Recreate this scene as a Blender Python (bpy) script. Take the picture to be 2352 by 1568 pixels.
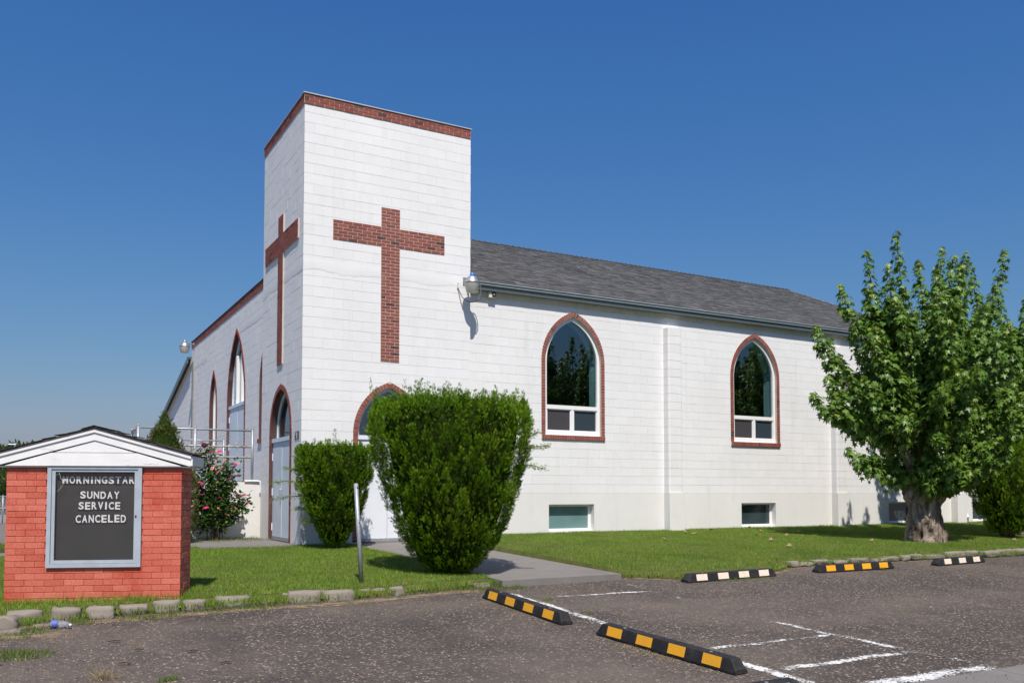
import bpy, bmesh, math, random
import numpy as np
from mathutils import Vector, Matrix, noise, Euler
random.seed(7); RNG = np.random.default_rng(11)
rad = math.radians
SC = bpy.context.scene
COL = SC.collection
for o in list(bpy.data.objects): bpy.data.objects.remove(o, do_unlink=True)

# ------------------------------------------------------------------ camera
# world axes: +X runs along the long side wall, +Y along the front wall, origin = foot of the tower's near corner
cd = bpy.data.cameras.new('camera'); cam = bpy.data.objects.new('camera', cd); COL.objects.link(cam)
cam.location = (-4.723, -16.835, 1.0)
cam.rotation_euler = (rad(90 + 2.6), 0, rad(-29.19))
cd.sensor_width = 36; cd.lens = 36 * 2017 / 2352; cd.shift_y = 256.4 / 2352
cd.clip_start = .05; cd.clip_end = 2000
SC.camera = cam
# ------------------------------------------------------------------ light
SUN_EL = rad(55); SUN_DIR = Vector((-.335 * math.cos(SUN_EL), -.942 * math.cos(SUN_EL), math.sin(SUN_EL))).normalized()
W = bpy.data.worlds.new('World'); SC.world = W; W.use_nodes = True
wn = W.node_tree.nodes; wl = W.node_tree.links
sky = wn.new('ShaderNodeTexSky'); sky.sky_type = 'NISHITA'; sky.sun_disc = False
sky.sun_elevation = SUN_EL; sky.sun_rotation = math.atan2(SUN_DIR.x, SUN_DIR.y)
sky.altitude = 0; sky.air_density = 1.6; sky.dust_density = 1.0; sky.ozone_density = 8
bg = wn['Background']; bg.inputs['Strength'].default_value = .1
# film response of the sky: one gamma and gain per channel, the same in every direction
ssep = wn.new('ShaderNodeSeparateColor'); scom = wn.new('ShaderNodeCombineColor'); wl.new(sky.outputs[0], ssep.inputs[0])
for ch_, (g_, k_) in enumerate(((1.438, .285), (1.042, .5325), (.691, 1.286))):
    pw_ = wn.new('ShaderNodeMath'); pw_.operation = 'POWER'; pw_.inputs[1].default_value = g_; wl.new(ssep.outputs[ch_], pw_.inputs[0])
    ml_ = wn.new('ShaderNodeMath'); ml_.operation = 'MULTIPLY'; ml_.inputs[1].default_value = k_; wl.new(pw_.outputs[0], ml_.inputs[0]); wl.new(ml_.outputs[0], scom.inputs[ch_])
wl.new(scom.outputs[0], bg.inputs[0])
sl = bpy.data.lights.new('sun', 'SUN'); sl.energy = 4.3; sl.angle = rad(.53); sl.color = (1, .935, .85)
so = bpy.data.objects.new('sun', sl); COL.objects.link(so); so.location = SUN_DIR * 60
so.rotation_euler = (-SUN_DIR).to_track_quat('-Z', 'Y').to_euler()
vs = SC.view_settings; vs.view_transform = 'Standard'; vs.look = 'None'; vs.gamma = 1; vs.exposure = 0.3
vs.use_curve_mapping = False
SC.render.engine = 'CYCLES'

# ------------------------------------------------------------------ material helpers
class NT:
    def __init__(s, name):
        s.m = bpy.data.materials.new(name); s.m.use_nodes = True
        s.n = s.m.node_tree.nodes; s.l = s.m.node_tree.links
        s.b = s.n['Principled BSDF']; s.out = s.n['Material Output']
        s._co = None
    def new(s, t, **kw):
        n = s.n.new(t)
        for k, v in kw.items(): setattr(n, k, v)
        return n
    def co(s, kind='Object'):
        if not s._co: s._co = s.new('ShaderNodeTexCoord')
        return s._co.outputs[kind]
    def pos(s):
        return s.new('ShaderNodeNewGeometry').outputs['Position']
    def link(s, a, b): s.l.new(a, b)
    def noise(s, scale, detail=4, rough=.6, vec=None, dist=0, stretch=None):
        n = s.new('ShaderNodeTexNoise'); n.inputs['Scale'].default_value = scale
        n.inputs['Detail'].default_value = detail; n.inputs['Roughness'].default_value = rough
        n.inputs['Distortion'].default_value = dist
        v = vec or s.pos()
        if stretch:
            mp = s.new('ShaderNodeMapping'); mp.inputs['Scale'].default_value = stretch; s.link(v, mp.inputs[0]); v = mp.outputs[0]
        s.link(v, n.inputs['Vector']); return n.outputs['Fac']
    def voro(s, scale, vec=None, feature='F1', out='Distance', rnd=1):
        n = s.new('ShaderNodeTexVoronoi', feature=feature); n.inputs['Scale'].default_value = scale
        n.inputs['Randomness'].default_value = rnd
        s.link(vec or s.pos(), n.inputs['Vector']); return n.outputs[out]
    def ramp(s, fac, *stops, interp='LINEAR'):
        r = s.new('ShaderNodeValToRGB'); r.color_ramp.interpolation = interp
        e = r.color_ramp.elements
        while len(e) < len(stops): e.new(.5)
        for i, (p, c) in enumerate(stops):
            e[i].position = p; e[i].color = (*c, 1) if hasattr(c, '__len__') else (c, c, c, 1)
        s.link(fac, r.inputs[0]); return r.outputs[0]
    def mix(s, fac, a, b, mode='MIX'):
        m = s.new('ShaderNodeMix', data_type='RGBA', blend_type=mode)
        for sock, v in ((m.inputs[0], fac), (m.inputs[6], a), (m.inputs[7], b)):
            if hasattr(v, 'is_output'): s.link(v, sock)
            elif hasattr(v, '__len__'): sock.default_value = (*v, 1)
            elif sock == m.inputs[0]: sock.default_value = v
            else: sock.default_value = (v, v, v, 1)
        return m.outputs[2]
    def math(s, op, a, b=None):
        m = s.new('ShaderNodeMath', operation=op)
        for i, v in enumerate((a, b)):
            if v is None: continue
            if hasattr(v, 'is_output'): s.link(v, m.inputs[i])
            else: m.inputs[i].default_value = v
        return m.outputs[0]
    def rnd(s):
        return s.new('ShaderNodeObjectInfo').outputs['Random']
    def attr(s, name='var'):
        a = s.new('ShaderNodeAttribute'); a.attribute_name = name; return a.outputs['Fac']
    def bump(s, h, strength=.3, dist=.01):
        b = s.new('ShaderNodeBump'); b.inputs['Strength'].default_value = strength; b.inputs['Distance'].default_value = dist
        s.link(h, b.inputs['Height']); s.link(b.outputs[0], s.b.inputs['Normal']); return b
    def set(s, color=None, rough=None, metal=None, spec=None):
        for k, v in (('Base Color', color), ('Roughness', rough), ('Metallic', metal), ('Specular IOR Level', spec)):
            if v is None: continue
            if hasattr(v, 'is_output'): s.link(v, s.b.inputs[k])
            elif hasattr(v, '__len__'): s.b.inputs[k].default_value = (*v, 1)
            else: s.b.inputs[k].default_value = v
        return s
    def alpha(s, fac):
        t = s.new('ShaderNodeBsdfTransparent'); mx = s.new('ShaderNodeMixShader')
        s.link(fac, mx.inputs[0]); s.link(t.outputs[0], mx.inputs[1]); s.link(s.b.outputs[0], mx.inputs[2]); s.link(mx.outputs[0], s.out.inputs[0])

M = {}
def simple(name, color, rough=.6, metal=0, spec=.5, var=.12, nscale=6, bump=0, bscale=60):
    t = NT(name); n = t.noise(nscale, 5)
    lo = tuple(c * (1 - var) for c in color); hi = tuple(min(1, c * (1 + var)) for c in color)
    t.set(t.ramp(n, (.3, lo), (.7, hi)), rough, metal, spec)
    if bump: t.bump(t.noise(bscale, 3), bump, .004)
    M[name] = t.m; return t

def wall_paint(name, base, stain=.5, obj_var=.05):
    t = NT(name)
    big = t.noise(.55, 4); mid = t.noise(3.2, 6, .65)
    c = t.mix(t.ramp(big, (.35, 0.), (.7, 1.)), base, tuple(x * .93 for x in base))
    c = t.mix(t.math('MULTIPLY', t.ramp(mid, (.5, 0.), (.72, 1.)), .35), c, (base[0] * .88, base[1] * .87, base[2] * .84))
    # rain-washed grime streaks
    st = t.noise(2.2, 5, .7, stretch=(1.6, 1.6, .18))
    c = t.mix(t.math('MULTIPLY', t.ramp(st, (.56, 0.), (.78, 1.)), .32), c, (.53, .51, .47))
    # specks where the paint has popped off the block, in drifts
    sp = t.voro(17, feature='F1'); cl = t.noise(.9, 3, .6)
    spk = t.math('MULTIPLY', t.ramp(sp, (.07, 1.), (.14, 0.)), t.ramp(cl, (.5, 0.), (.62, 1.)))
    c = t.mix(t.math('MULTIPLY', spk, stain), c, (.26, .21, .16))
    v = t.attr('var')
    c = t.mix(t.math('MULTIPLY', v, obj_var), c, (.58, .57, .55))
    t.set(c, .62, 0, .3)
    h = t.math('ADD', t.noise(90, 4, .7), t.math('MULTIPLY', t.noise(22, 3), .7))
    t.bump(h, .5, .006)
    M[name] = t.m
wall_paint('white_block', (.80, .80, .80), .62, .14)
wall_paint('white_plinth', (.74, .735, .71), .2, 0)
t = NT('mortar_grime'); n = t.noise(3.6, 7, .7)
t.set(t.ramp(n, (.36, (.44, .41, .37)), (.47, (.82, .82, .81))), .9)
M['mortar_grime'] = t.m
simple('mortar_pale', (.50, .44, .39), .9, bump=.4)
simple('cream_paint', (.62, .60, .52), .6, bump=.15)

def brick_mat(name, src):
    t = NT(name); v = t.rnd() if src == 'rnd' else t.attr('var')
    c = t.ramp(v, (0, (.075, .038, .036)), (.045, (.10, .045, .04)), (.06, (.215, .062, .047)), (.5, (.26, .078, .056)), (.85, (.30, .095, .066)), (1, (.235, .07, .05)))
    c = t.mix(t.math('MULTIPLY', t.ramp(t.noise(26, 5, .7), (.48, 0.), (.7, 1.)), .35), c, (.13, .045, .04))
    c = t.mix(t.math('MULTIPLY', t.ramp(t.noise(1.6, 4), (.58, 0.), (.75, 1.)), .3), c, (.42, .34, .29))
    t.set(c, .75, 0, .3); t.bump(t.noise(120, 4), .5, .004); M[name] = t.m
brick_mat('brick_single', 'rnd'); brick_mat('brick_joined', 'attr')

t = NT('painted_brick')
v = t.rnd()
c = t.ramp(v, (0, (.56, .125, .078)), (.5, (.62, .15, .10)), (1, (.68, .19, .135)))
c = t.mix(t.math('MULTIPLY', t.ramp(t.noise(2.1, 5, .6), (.46, 0.), (.66, 1.)), .75), c, (.50, .075, .04))
c = t.mix(t.math('MULTIPLY', t.ramp(t.noise(9, 6, .7, stretch=(3, 3, .6)), (.6, 0.), (.78, 1.)), .3), c, (.64, .29, .22))
t.set(c, .6, 0, .35)
wv = t.noise(60, 3, .6, vec=t.co('Object'), stretch=(2.6, 2.6, .12))
t.bump(t.math('ADD', wv, t.math('MULTIPLY', t.noise(70, 4), .6)), .85, .012); M['painted_brick'] = t.m
simple('painted_mortar', (.46, .11, .08), .85, bump=.4)

t = NT('shingle'); v = t.attr('var'); g = t.noise(55, 5, .7)
c = t.ramp(v, (0, (.07, .071, .073)), (.35, (.105, .105, .107)), (.7, (.14, .139, .138)), (1, (.19, .187, .183)))
c = t.mix(t.math('MULTIPLY', g, .5), c, (.07, .07, .072))
t.set(c, .92, 0, .2); t.bump(t.noise(220, 3), .6, .004); M['shingle'] = t.m
t = NT('sign_shingle'); c = t.ramp(t.noise(14, 6, .7), (.3, (.035, .033, .032)), (.7, (.13, .12, .11)))
t.set(c, .95, 0, .2); t.bump(t.noise(150, 3), .6, .004); M['sign_shingle'] = t.m
simple('gutter_metal', (.115, .15, .16), .38, 0, .5, .08)
simple('flashing', (.50, .56, .60), .4, .3, .5, .1)
simple('vinyl_white', (.80, .80, .80), .35, 0, .5, .03)
simple('door_paint', (.60, .68, .76), .45, 0, .4, .05, 2.2, .12, 30)
simple('door_white', (.74, .77, .82), .45, 0, .4, .04, 2.2, .1, 30)
simple('dark_seam', (.03, .03, .035), .7)
simple('galvanised', (.36, .38, .41), .45, .4, .5, .22, 30)
t = NT('rusty_pipe'); n = t.noise(6, 6, .7)
t.set(t.ramp(n, (.42, (.50, .50, .49)), (.55, (.42, .38, .33)), (.66, (.24, .10, .05))), .6, .1); M['rusty_pipe'] = t.m
simple('aluminium_paint', (.40, .455, .51), .45, .1, .5, .1, 9, .08, 120)
t = NT('peeling_white'); n = t.noise(5, 7, .75, vec=t.co('Object'), stretch=(1, 1, 9)); k = t.noise(2.2, 3)
f = t.math('MULTIPLY', t.ramp(n, (.60, 0.), (.66, 1.)), t.ramp(k, (.42, 0.), (.6, 1.)))
c = t.mix(t.ramp(t.noise(4, 4), (.3, 0.), (.8, 1.)), (.82, .82, .82), (.70, .70, .69))
t.set(t.mix(f, c, (.27, .21, .17)), .55); t.bump(t.math('ADD', f, t.noise(60, 3)), .25, .004); M['peeling_white'] = t.m
t = NT('letter_board'); wv = t.new('ShaderNodeTexWave', bands_direction='Z'); wv.inputs['Scale'].default_value = 55; wv.inputs['Distortion'].default_value = 0
t.link(t.pos(), wv.inputs['Vector'])
t.set(t.ramp(t.noise(2.5, 5), (.3, (.010, .0095, .010)), (.75, (.024, .022, .022))), .6); t.bump(wv.outputs['Fac'], .5, .003); M['letter_board'] = t.m
simple('letter_tile', (.03, .027, .04), .35)
t = NT('letter_white'); t.set(t.ramp(t.noise(18, 4), (.3, (.72, .71, .68)), (.7, (.82, .82, .80))), .5); M['letter_white'] = t.m
simple('black_plastic', (.012, .012, .014), .5)

def glass(name, tint, refl_ior, rough=.0, dirt=.0):
    t = NT(name); lw = t.new('ShaderNodeLayerWeight'); lw.inputs['Blend'].default_value = .5
    fac = t.math('ADD', t.math('MULTIPLY', t.math('POWER', lw.outputs['Facing'], 5.), 1 - refl_ior), refl_ior)
    tr = t.new('ShaderNodeBsdfTransparent'); tr.inputs[0].default_value = (*tint, 1)
    gl = t.new('ShaderNodeBsdfGlossy'); gl.inputs['Roughness'].default_value = rough; gl.inputs['Color'].default_value = (.92, .97, 1, 1)
    mx = t.new('ShaderNodeMixShader'); t.link(fac, mx.inputs[0]); t.link(tr.outputs[0], mx.inputs[1]); t.link(gl.outputs[0], mx.inputs[2])
    last = mx.outputs[0]
    if dirt:
        df = t.new('ShaderNodeBsdfDiffuse'); df.inputs[0].default_value = (.55, .52, .47, 1)
        m2 = t.new('ShaderNodeMixShader'); t.link(t.math('MULTIPLY', t.noise(3.5, 6, .7), dirt), m2.inputs[0]); t.link(last, m2.inputs[1]); t.link(df.outputs[0], m2.inputs[2]); last = m2.outputs[0]
    t.link(last, t.out.inputs[0]); M[name] = t.m
glass('window_glass', (.66, .80, .80), .105)
glass('cabinet_glass', (.96, .96, .96), .025, 0, .02)
t = NT('obscure_glass'); n = t.noise(140, 2)
t.set((.035, .05, .065), .2, 0, .9); t.bump(n, .35, .004); M['obscure_glass'] = t.m
t = NT('basement_glass'); t.set(t.ramp(t.noise(.8, 2), (.3, (.10, .19, .19)), (.7, (.19, .31, .30))), .18, 0, .6); M['basement_glass'] = t.m
t = NT('basement_glass_dark'); t.set((.03, .05, .055), .08, 0, .8); M['basement_glass_dark'] = t.m
t = NT('insect_screen'); t.set(t.ramp(t.noise(300, 1), (.4, (.028, .026, .03)), (.6, (.06, .056, .062))), .7); M['insect_screen'] = t.m
t = NT('lamp_lens'); t.set((.66, .64, .56), .25, 0, .6); t.b.inputs['Transmission Weight'].default_value = .25; M['lamp_lens'] = t.m
simple('lamp_metal', (.36, .37, .40), .45, .6, .5, .1); simple('photocell_blue', (.03, .17, .55), .35); simple('cable_grey', (.16, .17, .19), .5)

# ground materials
t = NT('asphalt')
vp = t.new('ShaderNodeTexVoronoi'); vp.inputs['Scale'].default_value = 40; t.link(t.pos(), vp.inputs['Vector'])
sep = t.new('ShaderNodeSeparateColor'); t.link(vp.outputs['Color'], sep.inputs[0])
stone = t.ramp(sep.outputs[0], (0, (.022, .021, .023)), (.4, (.072, .062, .058)), (.7, (.125, .104, .09)), (.86, (.27, .215, .16)), (.95, (.55, .47, .37)), (1, (.38, .20, .13)))
gap = t.ramp(vp.outputs['Distance'], (.30, 0.), (.62, 1.))
c = t.mix(gap, stone, (.078, .063, .055))
vb = t.new('ShaderNodeTexVoronoi'); vb.inputs['Scale'].default_value = 17; t.link(t.pos(), vb.inputs['Vector'])
sb = t.new('ShaderNodeSeparateColor'); t.link(vb.outputs['Color'], sb.inputs[0])
bigst = t.math('MULTIPLY', t.ramp(vb.outputs['Distance'], (.17, 1.), (.24, 0.)), t.ramp(sb.outputs[1], (.72, 0.), (.76, 1.)))
c = t.mix(bigst, c, t.ramp(sb.outputs[0], (0, (.05, .055, .065)), (.5, (.30, .26, .20)), (.8, (.46, .42, .36)), (1, (.33, .17, .09))))
dust = t.noise(.55, 6, .62)
c = t.mix(t.math('MULTIPLY', t.ramp(dust, (.42, 0.), (.72, 1.)), .7), c, (.175, .142, .115))
c = t.mix(t.math('MULTIPLY', t.ramp(t.noise(1.7, 5, .6), (.56, 0.), (.74, 1.)), .5), c, (.055, .048, .046))
tr_ = t.noise(.9, 5, .6, stretch=(1, .35, 1)); c = t.mix(t.math('MULTIPLY', t.ramp(tr_, (.55, 0.), (.7, 1.)), .45), c, (.05, .044, .042))
c = t.mix(t.math('MULTIPLY', t.ramp(t.noise(.35, 4, .55, stretch=(.5, 1.3, 1)), (.5, 0.), (.66, 1.)), .5), c, (.18, .145, .115))
t.set(c, .9, 0, .25)
t.bump(t.math('ADD', t.math('ADD', bigst, t.math('MULTIPLY', gap, -1.)), t.math('MULTIPLY', t.noise(300, 2), .4)), .9, .008); M['asphalt'] = t.m
t = NT('worn_paint'); c = t.ramp(t.noise(30, 4), (.3, (.62, .61, .58)), (.7, (.80, .79, .77)))
t.set(c, .8)
wear = t.attr('wear')
nn = t.math('ADD', t.math('MULTIPLY', t.noise(34, 5, .8), .6), t.math('MULTIPLY', t.noise(4.5, 5, .65), .4))
edge = t.attr('edge')
f = t.math('SUBTRACT', t.math('ADD', nn, t.math('MULTIPLY', edge, .07)), wear)
t.alpha(t.ramp(f, (.0, 0.), (.06, 1.))); M['worn_paint'] = t.m
t = NT('dirt'); c = t.ramp(t.noise(9, 6, .7), (.3, (.17, .125, .085)), (.7, (.36, .27, .19)))
t.set(c, .95, 0, .1); t.bump(t.noise(60, 5), .7, .01)
ed = t.attr('edge'); f = t.math('SUBTRACT', t.math('ADD', t.noise(7, 7, .75), t.math('MULTIPLY', ed, .42)), .74)
t.alpha(t.ramp(f, (.0, 0.), (.22, 1.))); M['dirt'] = t.m
def concrete(name, col, dark):
    t = NT(name); c = t.ramp(t.noise(3, 7, .65), (.3, tuple(x * .85 for x in col)), (.7, col))
    c = t.mix(t.math('MULTIPLY', t.ramp(t.noise(1.1, 5), (.55, 0.), (.72, 1.)), .5), c, dark)
    c = t.mix(t.math('MULTIPLY', t.ramp(t.voro(70), (.1, 1.), (.22, 0.)), .4), c, tuple(x * .5 for x in col))
    t.set(c, .88, 0, .25); t.bump(t.math('ADD', t.noise(160, 3), t.noise(30, 4)), .45, .005); M[name] = t.m
concrete('concrete', (.215, .20, .185), (.12, .112, .105)); concrete('kerb_stone', (.27, .235, .198), (.13, .112, .09))
t = NT('soil'); t.set(t.ramp(t.noise(5, 6, .7), (.3, (.06, .075, .02)), (.7, (.12, .125, .04))), .95, 0, .1); t.bump(t.noise(40, 4), .8, .02); M['soil'] = t.m
simple('gravel_ground', (.17, .155, .14), .95, 0, .2, .25, 3, .5, 40)

def leafy(name, ramp_stops, trans=.3, rough=.5, patch=None, spec=.12):
    t = NT(name); v = t.attr('var'); c = t.ramp(v, *ramp_stops)
    if patch:
        for sc, lo, hi, amt, col in patch:
            c = t.mix(t.math('MULTIPLY', t.ramp(t.noise(sc, 4, .6), (lo, 0.), (hi, 1.)), amt), c, col)
    df = t.new('ShaderNodeBsdfTranslucent'); t.link(c, df.inputs[0])
    t.set(c, rough, 0, spec); mx = t.new('ShaderNodeMixShader'); mx.inputs[0].default_value = trans
    t.link(t.b.outputs[0], mx.inputs[1]); t.link(df.outputs[0], mx.inputs[2]); t.link(mx.outputs[0], t.out.inputs[0]); M[name] = t.m
leafy('grass', ((0, (.10, .185, .022)), (.5, (.185, .305, .034)), (.86, (.27, .37, .065)), (1, (.46, .45, .19))), .25, .55,
      ((.9, .5, .68, .5, (.25, .305, .06)), (.7, .50, .68, .6, (.075, .155, .018)), (2.6, .56, .76, .4, (.34, .32, .11))))
leafy('dry_grass', ((0, (.22, .16, .08)), (.6, (.40, .31, .17)), (1, (.52, .43, .26))), .2, .7)
leafy('weed_green', ((0, (.06, .11, .02)), (.6, (.12, .19, .035)), (1, (.30, .27, .10))), .25, .55)
leafy('cedar', ((0, (.038, .10, .004)), (.45, (.105, .215, .007)), (.85, (.175, .30, .012)), (1, (.28, .34, .03))), .22, .5,
      ((2.2, .56, .72, .35, (.15, .185, .02)),))
leafy('cedar_brown', ((0, (.06, .075, .02)), (.6, (.10, .125, .03)), (.8, (.16, .12, .04)), (1, (.24, .12, .05))), .15, .6)
leafy('maple_leaf', ((0, (.065, .14, .02)), (.5, (.125, .235, .034)), (.9, (.20, .32, .048)), (1, (.26, .34, .05))), .33, .38, None, .35)
leafy('rose_leaf', ((0, (.025, .065, .015)), (.6, (.055, .115, .02)), (.92, (.12, .17, .03)), (1, (.26, .25, .05))), .25, .35)
leafy('far_leaf', ((0, (.03, .06, .015)), (.6, (.06, .10, .025)), (1, (.11, .14, .04))), .2, .6)
simple('petal_pink', (.62, .05, .22), .5, 0, .3, .2); simple('petal_faded', (.66, .28, .22), .55, 0, .3, .25)
t = NT('bark'); n = t.noise(9, 7, .75, stretch=(1, 1, .3), dist=.6); c = t.ramp(n, (.34, (.05, .036, .027)), (.45, (.17, .13, .10)), (.54, (.35, .285, .23)), (.68, (.54, .47, .39)))
t.set(c, .9, 0, .2); t.bump(t.math('ADD', n, t.math('MULTIPLY', t.noise(40, 5), .5)), 1.0, .06); M['bark'] = t.m
simple('twig_bark', (.12, .085, .06), .85, bump=.4)
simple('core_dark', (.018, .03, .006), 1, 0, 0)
t = NT('rubber'); c = t.mix(t.math('MULTIPLY', t.ramp(t.noise(7, 6, .75), (.5, 0.), (.75, 1.)), .35), (.018, .018, .02), (.12, .105, .09))
t.set(c, .75, 0, .3); t.bump(t.noise(140, 4), .6, .004); M['rubber'] = t.m
t = NT('reflector_yellow'); c = t.mix(t.math('MULTIPLY', t.ramp(t.noise(12, 6, .7), (.5, 0.), (.75, 1.)), .5), (.80, .38, .015), (.45, .24, .04)); t.set(c, .45); t.bump(t.noise(200, 2), .2, .002); M['reflector_yellow'] = t.m
t = NT('reflector_white'); c = t.mix(t.math('MULTIPLY', t.ramp(t.noise(12, 6, .7), (.5, 0.), (.75, 1.)), .5), (.80, .68, .55), (.55, .42, .32)); t.set(c, .45); M['reflector_white'] = t.m
simple('dead_leaf', (.34, .21, .14), .8, 0, .2, .3)
t = NT('bottle_plastic'); t.set((.9, .94, 1), .08); t.b.inputs['Transmission Weight'].default_value = .85; t.b.inputs['IOR'].default_value = 1.3; M['bottle_plastic'] = t.m
simple('bottle_label', (.12, .16, .55), .4)
simple('interior_wall', (.22, .22, .20), .9)

# ------------------------------------------------------------------ mesh helpers
def link(o, parent=None):
    COL.objects.link(o)
    if parent is not None: o.parent = parent
    return o
def tag(o, label=None, cat=None, group=None, kind=None):
    if label: o['label'] = label
    if cat: o['category'] = cat
    if group: o['group'] = group
    if kind: o['kind'] = kind
    return o
def empty(name, loc=(0, 0, 0), rz=0):
    o = bpy.data.objects.new(name, None); o.location = loc; o.rotation_euler = (0, 0, rz); o.empty_display_size = .2
    return link(o)
class MB:
    def __init__(s): s.v = []; s.f = []; s.a = []
    def add(s, vs, fs, var=None):
        k = len(s.v); s.v += [tuple(x) for x in vs]; s.f += [tuple(i + k for i in f) for f in fs]
        s.a += [random.random() if var is None else var] * len(vs)
    def box(s, x0, x1, y0, y1, z0, z1, var=None):
        s.add([(x0, y0, z0), (x1, y0, z0), (x1, y1, z0), (x0, y1, z0), (x0, y0, z1), (x1, y0, z1), (x1, y1, z1), (x0, y1, z1)],
              [(0, 3, 2, 1), (4, 5, 6, 7), (0, 1, 5, 4), (1, 2, 6, 5), (2, 3, 7, 6), (3, 0, 4, 7)], var)
    def obox(s, c, ax, ay, az, hx, hy, hz, var=None):
        c, ax, ay, az = map(Vector, (c, ax, ay, az)); p = []
        for k in (-1, 1):
            for i, j in ((-1, -1), (1, -1), (1, 1), (-1, 1)): p.append(c + ax * hx * i + ay * hy * j + az * hz * k)
        s.add(p, [(0, 3, 2, 1), (4, 5, 6, 7), (0, 1, 5, 4), (1, 2, 6, 5), (2, 3, 7, 6), (3, 0, 4, 7)], var)
    def prism(s, poly, n0, n1, P, flip=False, var=None):
        m = len(poly); vs = [P(u, z, n1) for u, z in poly] + [P(u, z, n0) for u, z in poly]
        fs = [tuple(range(m)), tuple(range(2 * m - 1, m - 1, -1))] + [(i, i + m, (i + 1) % m + m, (i + 1) % m) for i in range(m)]
        if flip: fs = [f[::-1] for f in fs]
        s.add(vs, fs, var)
    def tube(s, path, r, sides=8, cap=True, var=None):
        path = [Vector(p) for p in path]; n = len(path); rr = r if hasattr(r, '__len__') else [r] * n
        vs = []; up = Vector((0, 0, 1))
        d0 = (path[1] - path[0]).normalized(); a = d0.cross(up if abs(d0.z) < .95 else Vector((1, 0, 0))).normalized()
        for i, p in enumerate(path):
            d = (path[min(i + 1, n - 1)] - path[max(i - 1, 0)]).normalized()
            a = (a - d * a.dot(d)); a = a.normalized() if a.length > 1e-6 else d.orthogonal().normalized(); b = d.cross(a)
            vs += [p + (a * math.cos(2 * math.pi * k / sides) + b * math.sin(2 * math.pi * k / sides)) * rr[i] for k in range(sides)]
        fs = [(i * sides + k, i * sides + (k + 1) % sides, (i + 1) * sides + (k + 1) % sides, (i + 1) * sides + k) for i in range(n - 1) for k in range(sides)]
        if cap: fs += [tuple(range(sides))[::-1], tuple(range((n - 1) * sides, n * sides))]
        s.add(vs, fs, var)
    def lathe(s, prof, c=(0, 0, 0), sides=24, var=None):
        vs = [(c[0] + r * math.cos(2 * math.pi * k / sides), c[1] + r * math.sin(2 * math.pi * k / sides), c[2] + z) for r, z in prof for k in range(sides)]
        n = len(prof)
        fs = [(i * sides + k, i * sides + (k + 1) % sides, (i + 1) * sides + (k + 1) % sides, (i + 1) * sides + k) for i in range(n - 1) for k in range(sides)]
        fs += [tuple(range(sides))[::-1], tuple(range((n - 1) * sides, n * sides))]
        s.add(vs, fs, var)
    def mesh(s, name, mat=None, smooth=False):
        me = bpy.data.meshes.new(name); me.from_pydata(s.v, [], s.f); me.update()
        at = me.attributes.new('var', 'FLOAT', 'POINT'); at.data.foreach_set('value', s.a)
        if mat: me.materials.append(M[mat])
        if smooth: me.polygons.foreach_set('use_smooth', [True] * len(me.polygons))
        return me
    def obj(s, name, mat=None, parent=None, smooth=False, kind=None):
        o = link(bpy.data.objects.new(name, s.mesh(name, mat, smooth)), parent)
        if kind: o['kind'] = kind
        return o
def tri_obj(name, V, F, var, mat, parent=None, kind=None):
    me = bpy.data.meshes.new(name); V = np.asarray(V, np.float32); F = np.asarray(F, np.int32)
    me.vertices.add(len(V)); me.vertices.foreach_set('co', V.ravel())
    k = F.shape[1]; me.loops.add(F.size); me.loops.foreach_set('vertex_index', F.ravel())
    me.polygons.add(len(F)); me.polygons.foreach_set('loop_start', np.arange(0, F.size, k, dtype=np.int32))
    me.update(calc_edges=True)
    at = me.attributes.new('var', 'FLOAT', 'POINT'); at.data.foreach_set('value', np.asarray(var, np.float32))
    me.materials.append(M[mat])
    o = link(bpy.data.objects.new(name, me), parent)
    if kind: o['kind'] = kind
    return o
def bevel_box_mesh(name, hx, hy, hz, b, mat):
    bm = bmesh.new(); bmesh.ops.create_cube(bm, size=1)
    for v in bm.verts: v.co = Vector((v.co.x * 2 * hx, v.co.y * 2 * hy, v.co.z * 2 * hz))
    bmesh.ops.bevel(bm, geom=bm.edges[:], offset=b, segments=1, affect='EDGES')
    me = bpy.data.meshes.new(name); bm.to_mesh(me); bm.free(); me.materials.append(M[mat]); return me

def sstep(a, b, x):
    k = min(1, max(0, (x - a) / (b - a))); return k * k * (3 - 2 * k)
def lot_z(x, y): return .078 + .054 * y
def lawn_z(x, y):
    right = .10 + .0385 * y; left = .0 + .024 * y + .03 * min(0, x + 3)
    k = sstep(1.5, 3.2, x); bump = .018 * noise.noise(Vector((x * .5, y * .5, 3)))
    return left * (1 - k) + right * k + bump
def front_edge(x):      # where the turf meets the lot
    pts = [(-14, -7.3), (-5.2, -7.0), (-4.4, -6.72), (-2.8, -6.6), (-1.2, -6.62), (.2, -6.3), (1., -6.2), (3.0, -6.1), (3.3, -6.2), (3.8, -6.62), (5.6, -6.56), (6.2, -6.3), (6.7, -6.05), (9, -6.08), (11.3, -6.12), (12, -6.26), (40, -6.2)]
    for (a, b), (c, d) in zip(pts, pts[1:]):
        if a <= x <= c: return b + (d - b) * (x - a) / (c - a)
    return -6.2
def path_z(y): return -.02 - .165 * sstep(0, -6.3, y) if y > -6.3 else -.185
def pz(y): return .0 + .0295 * y

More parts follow.
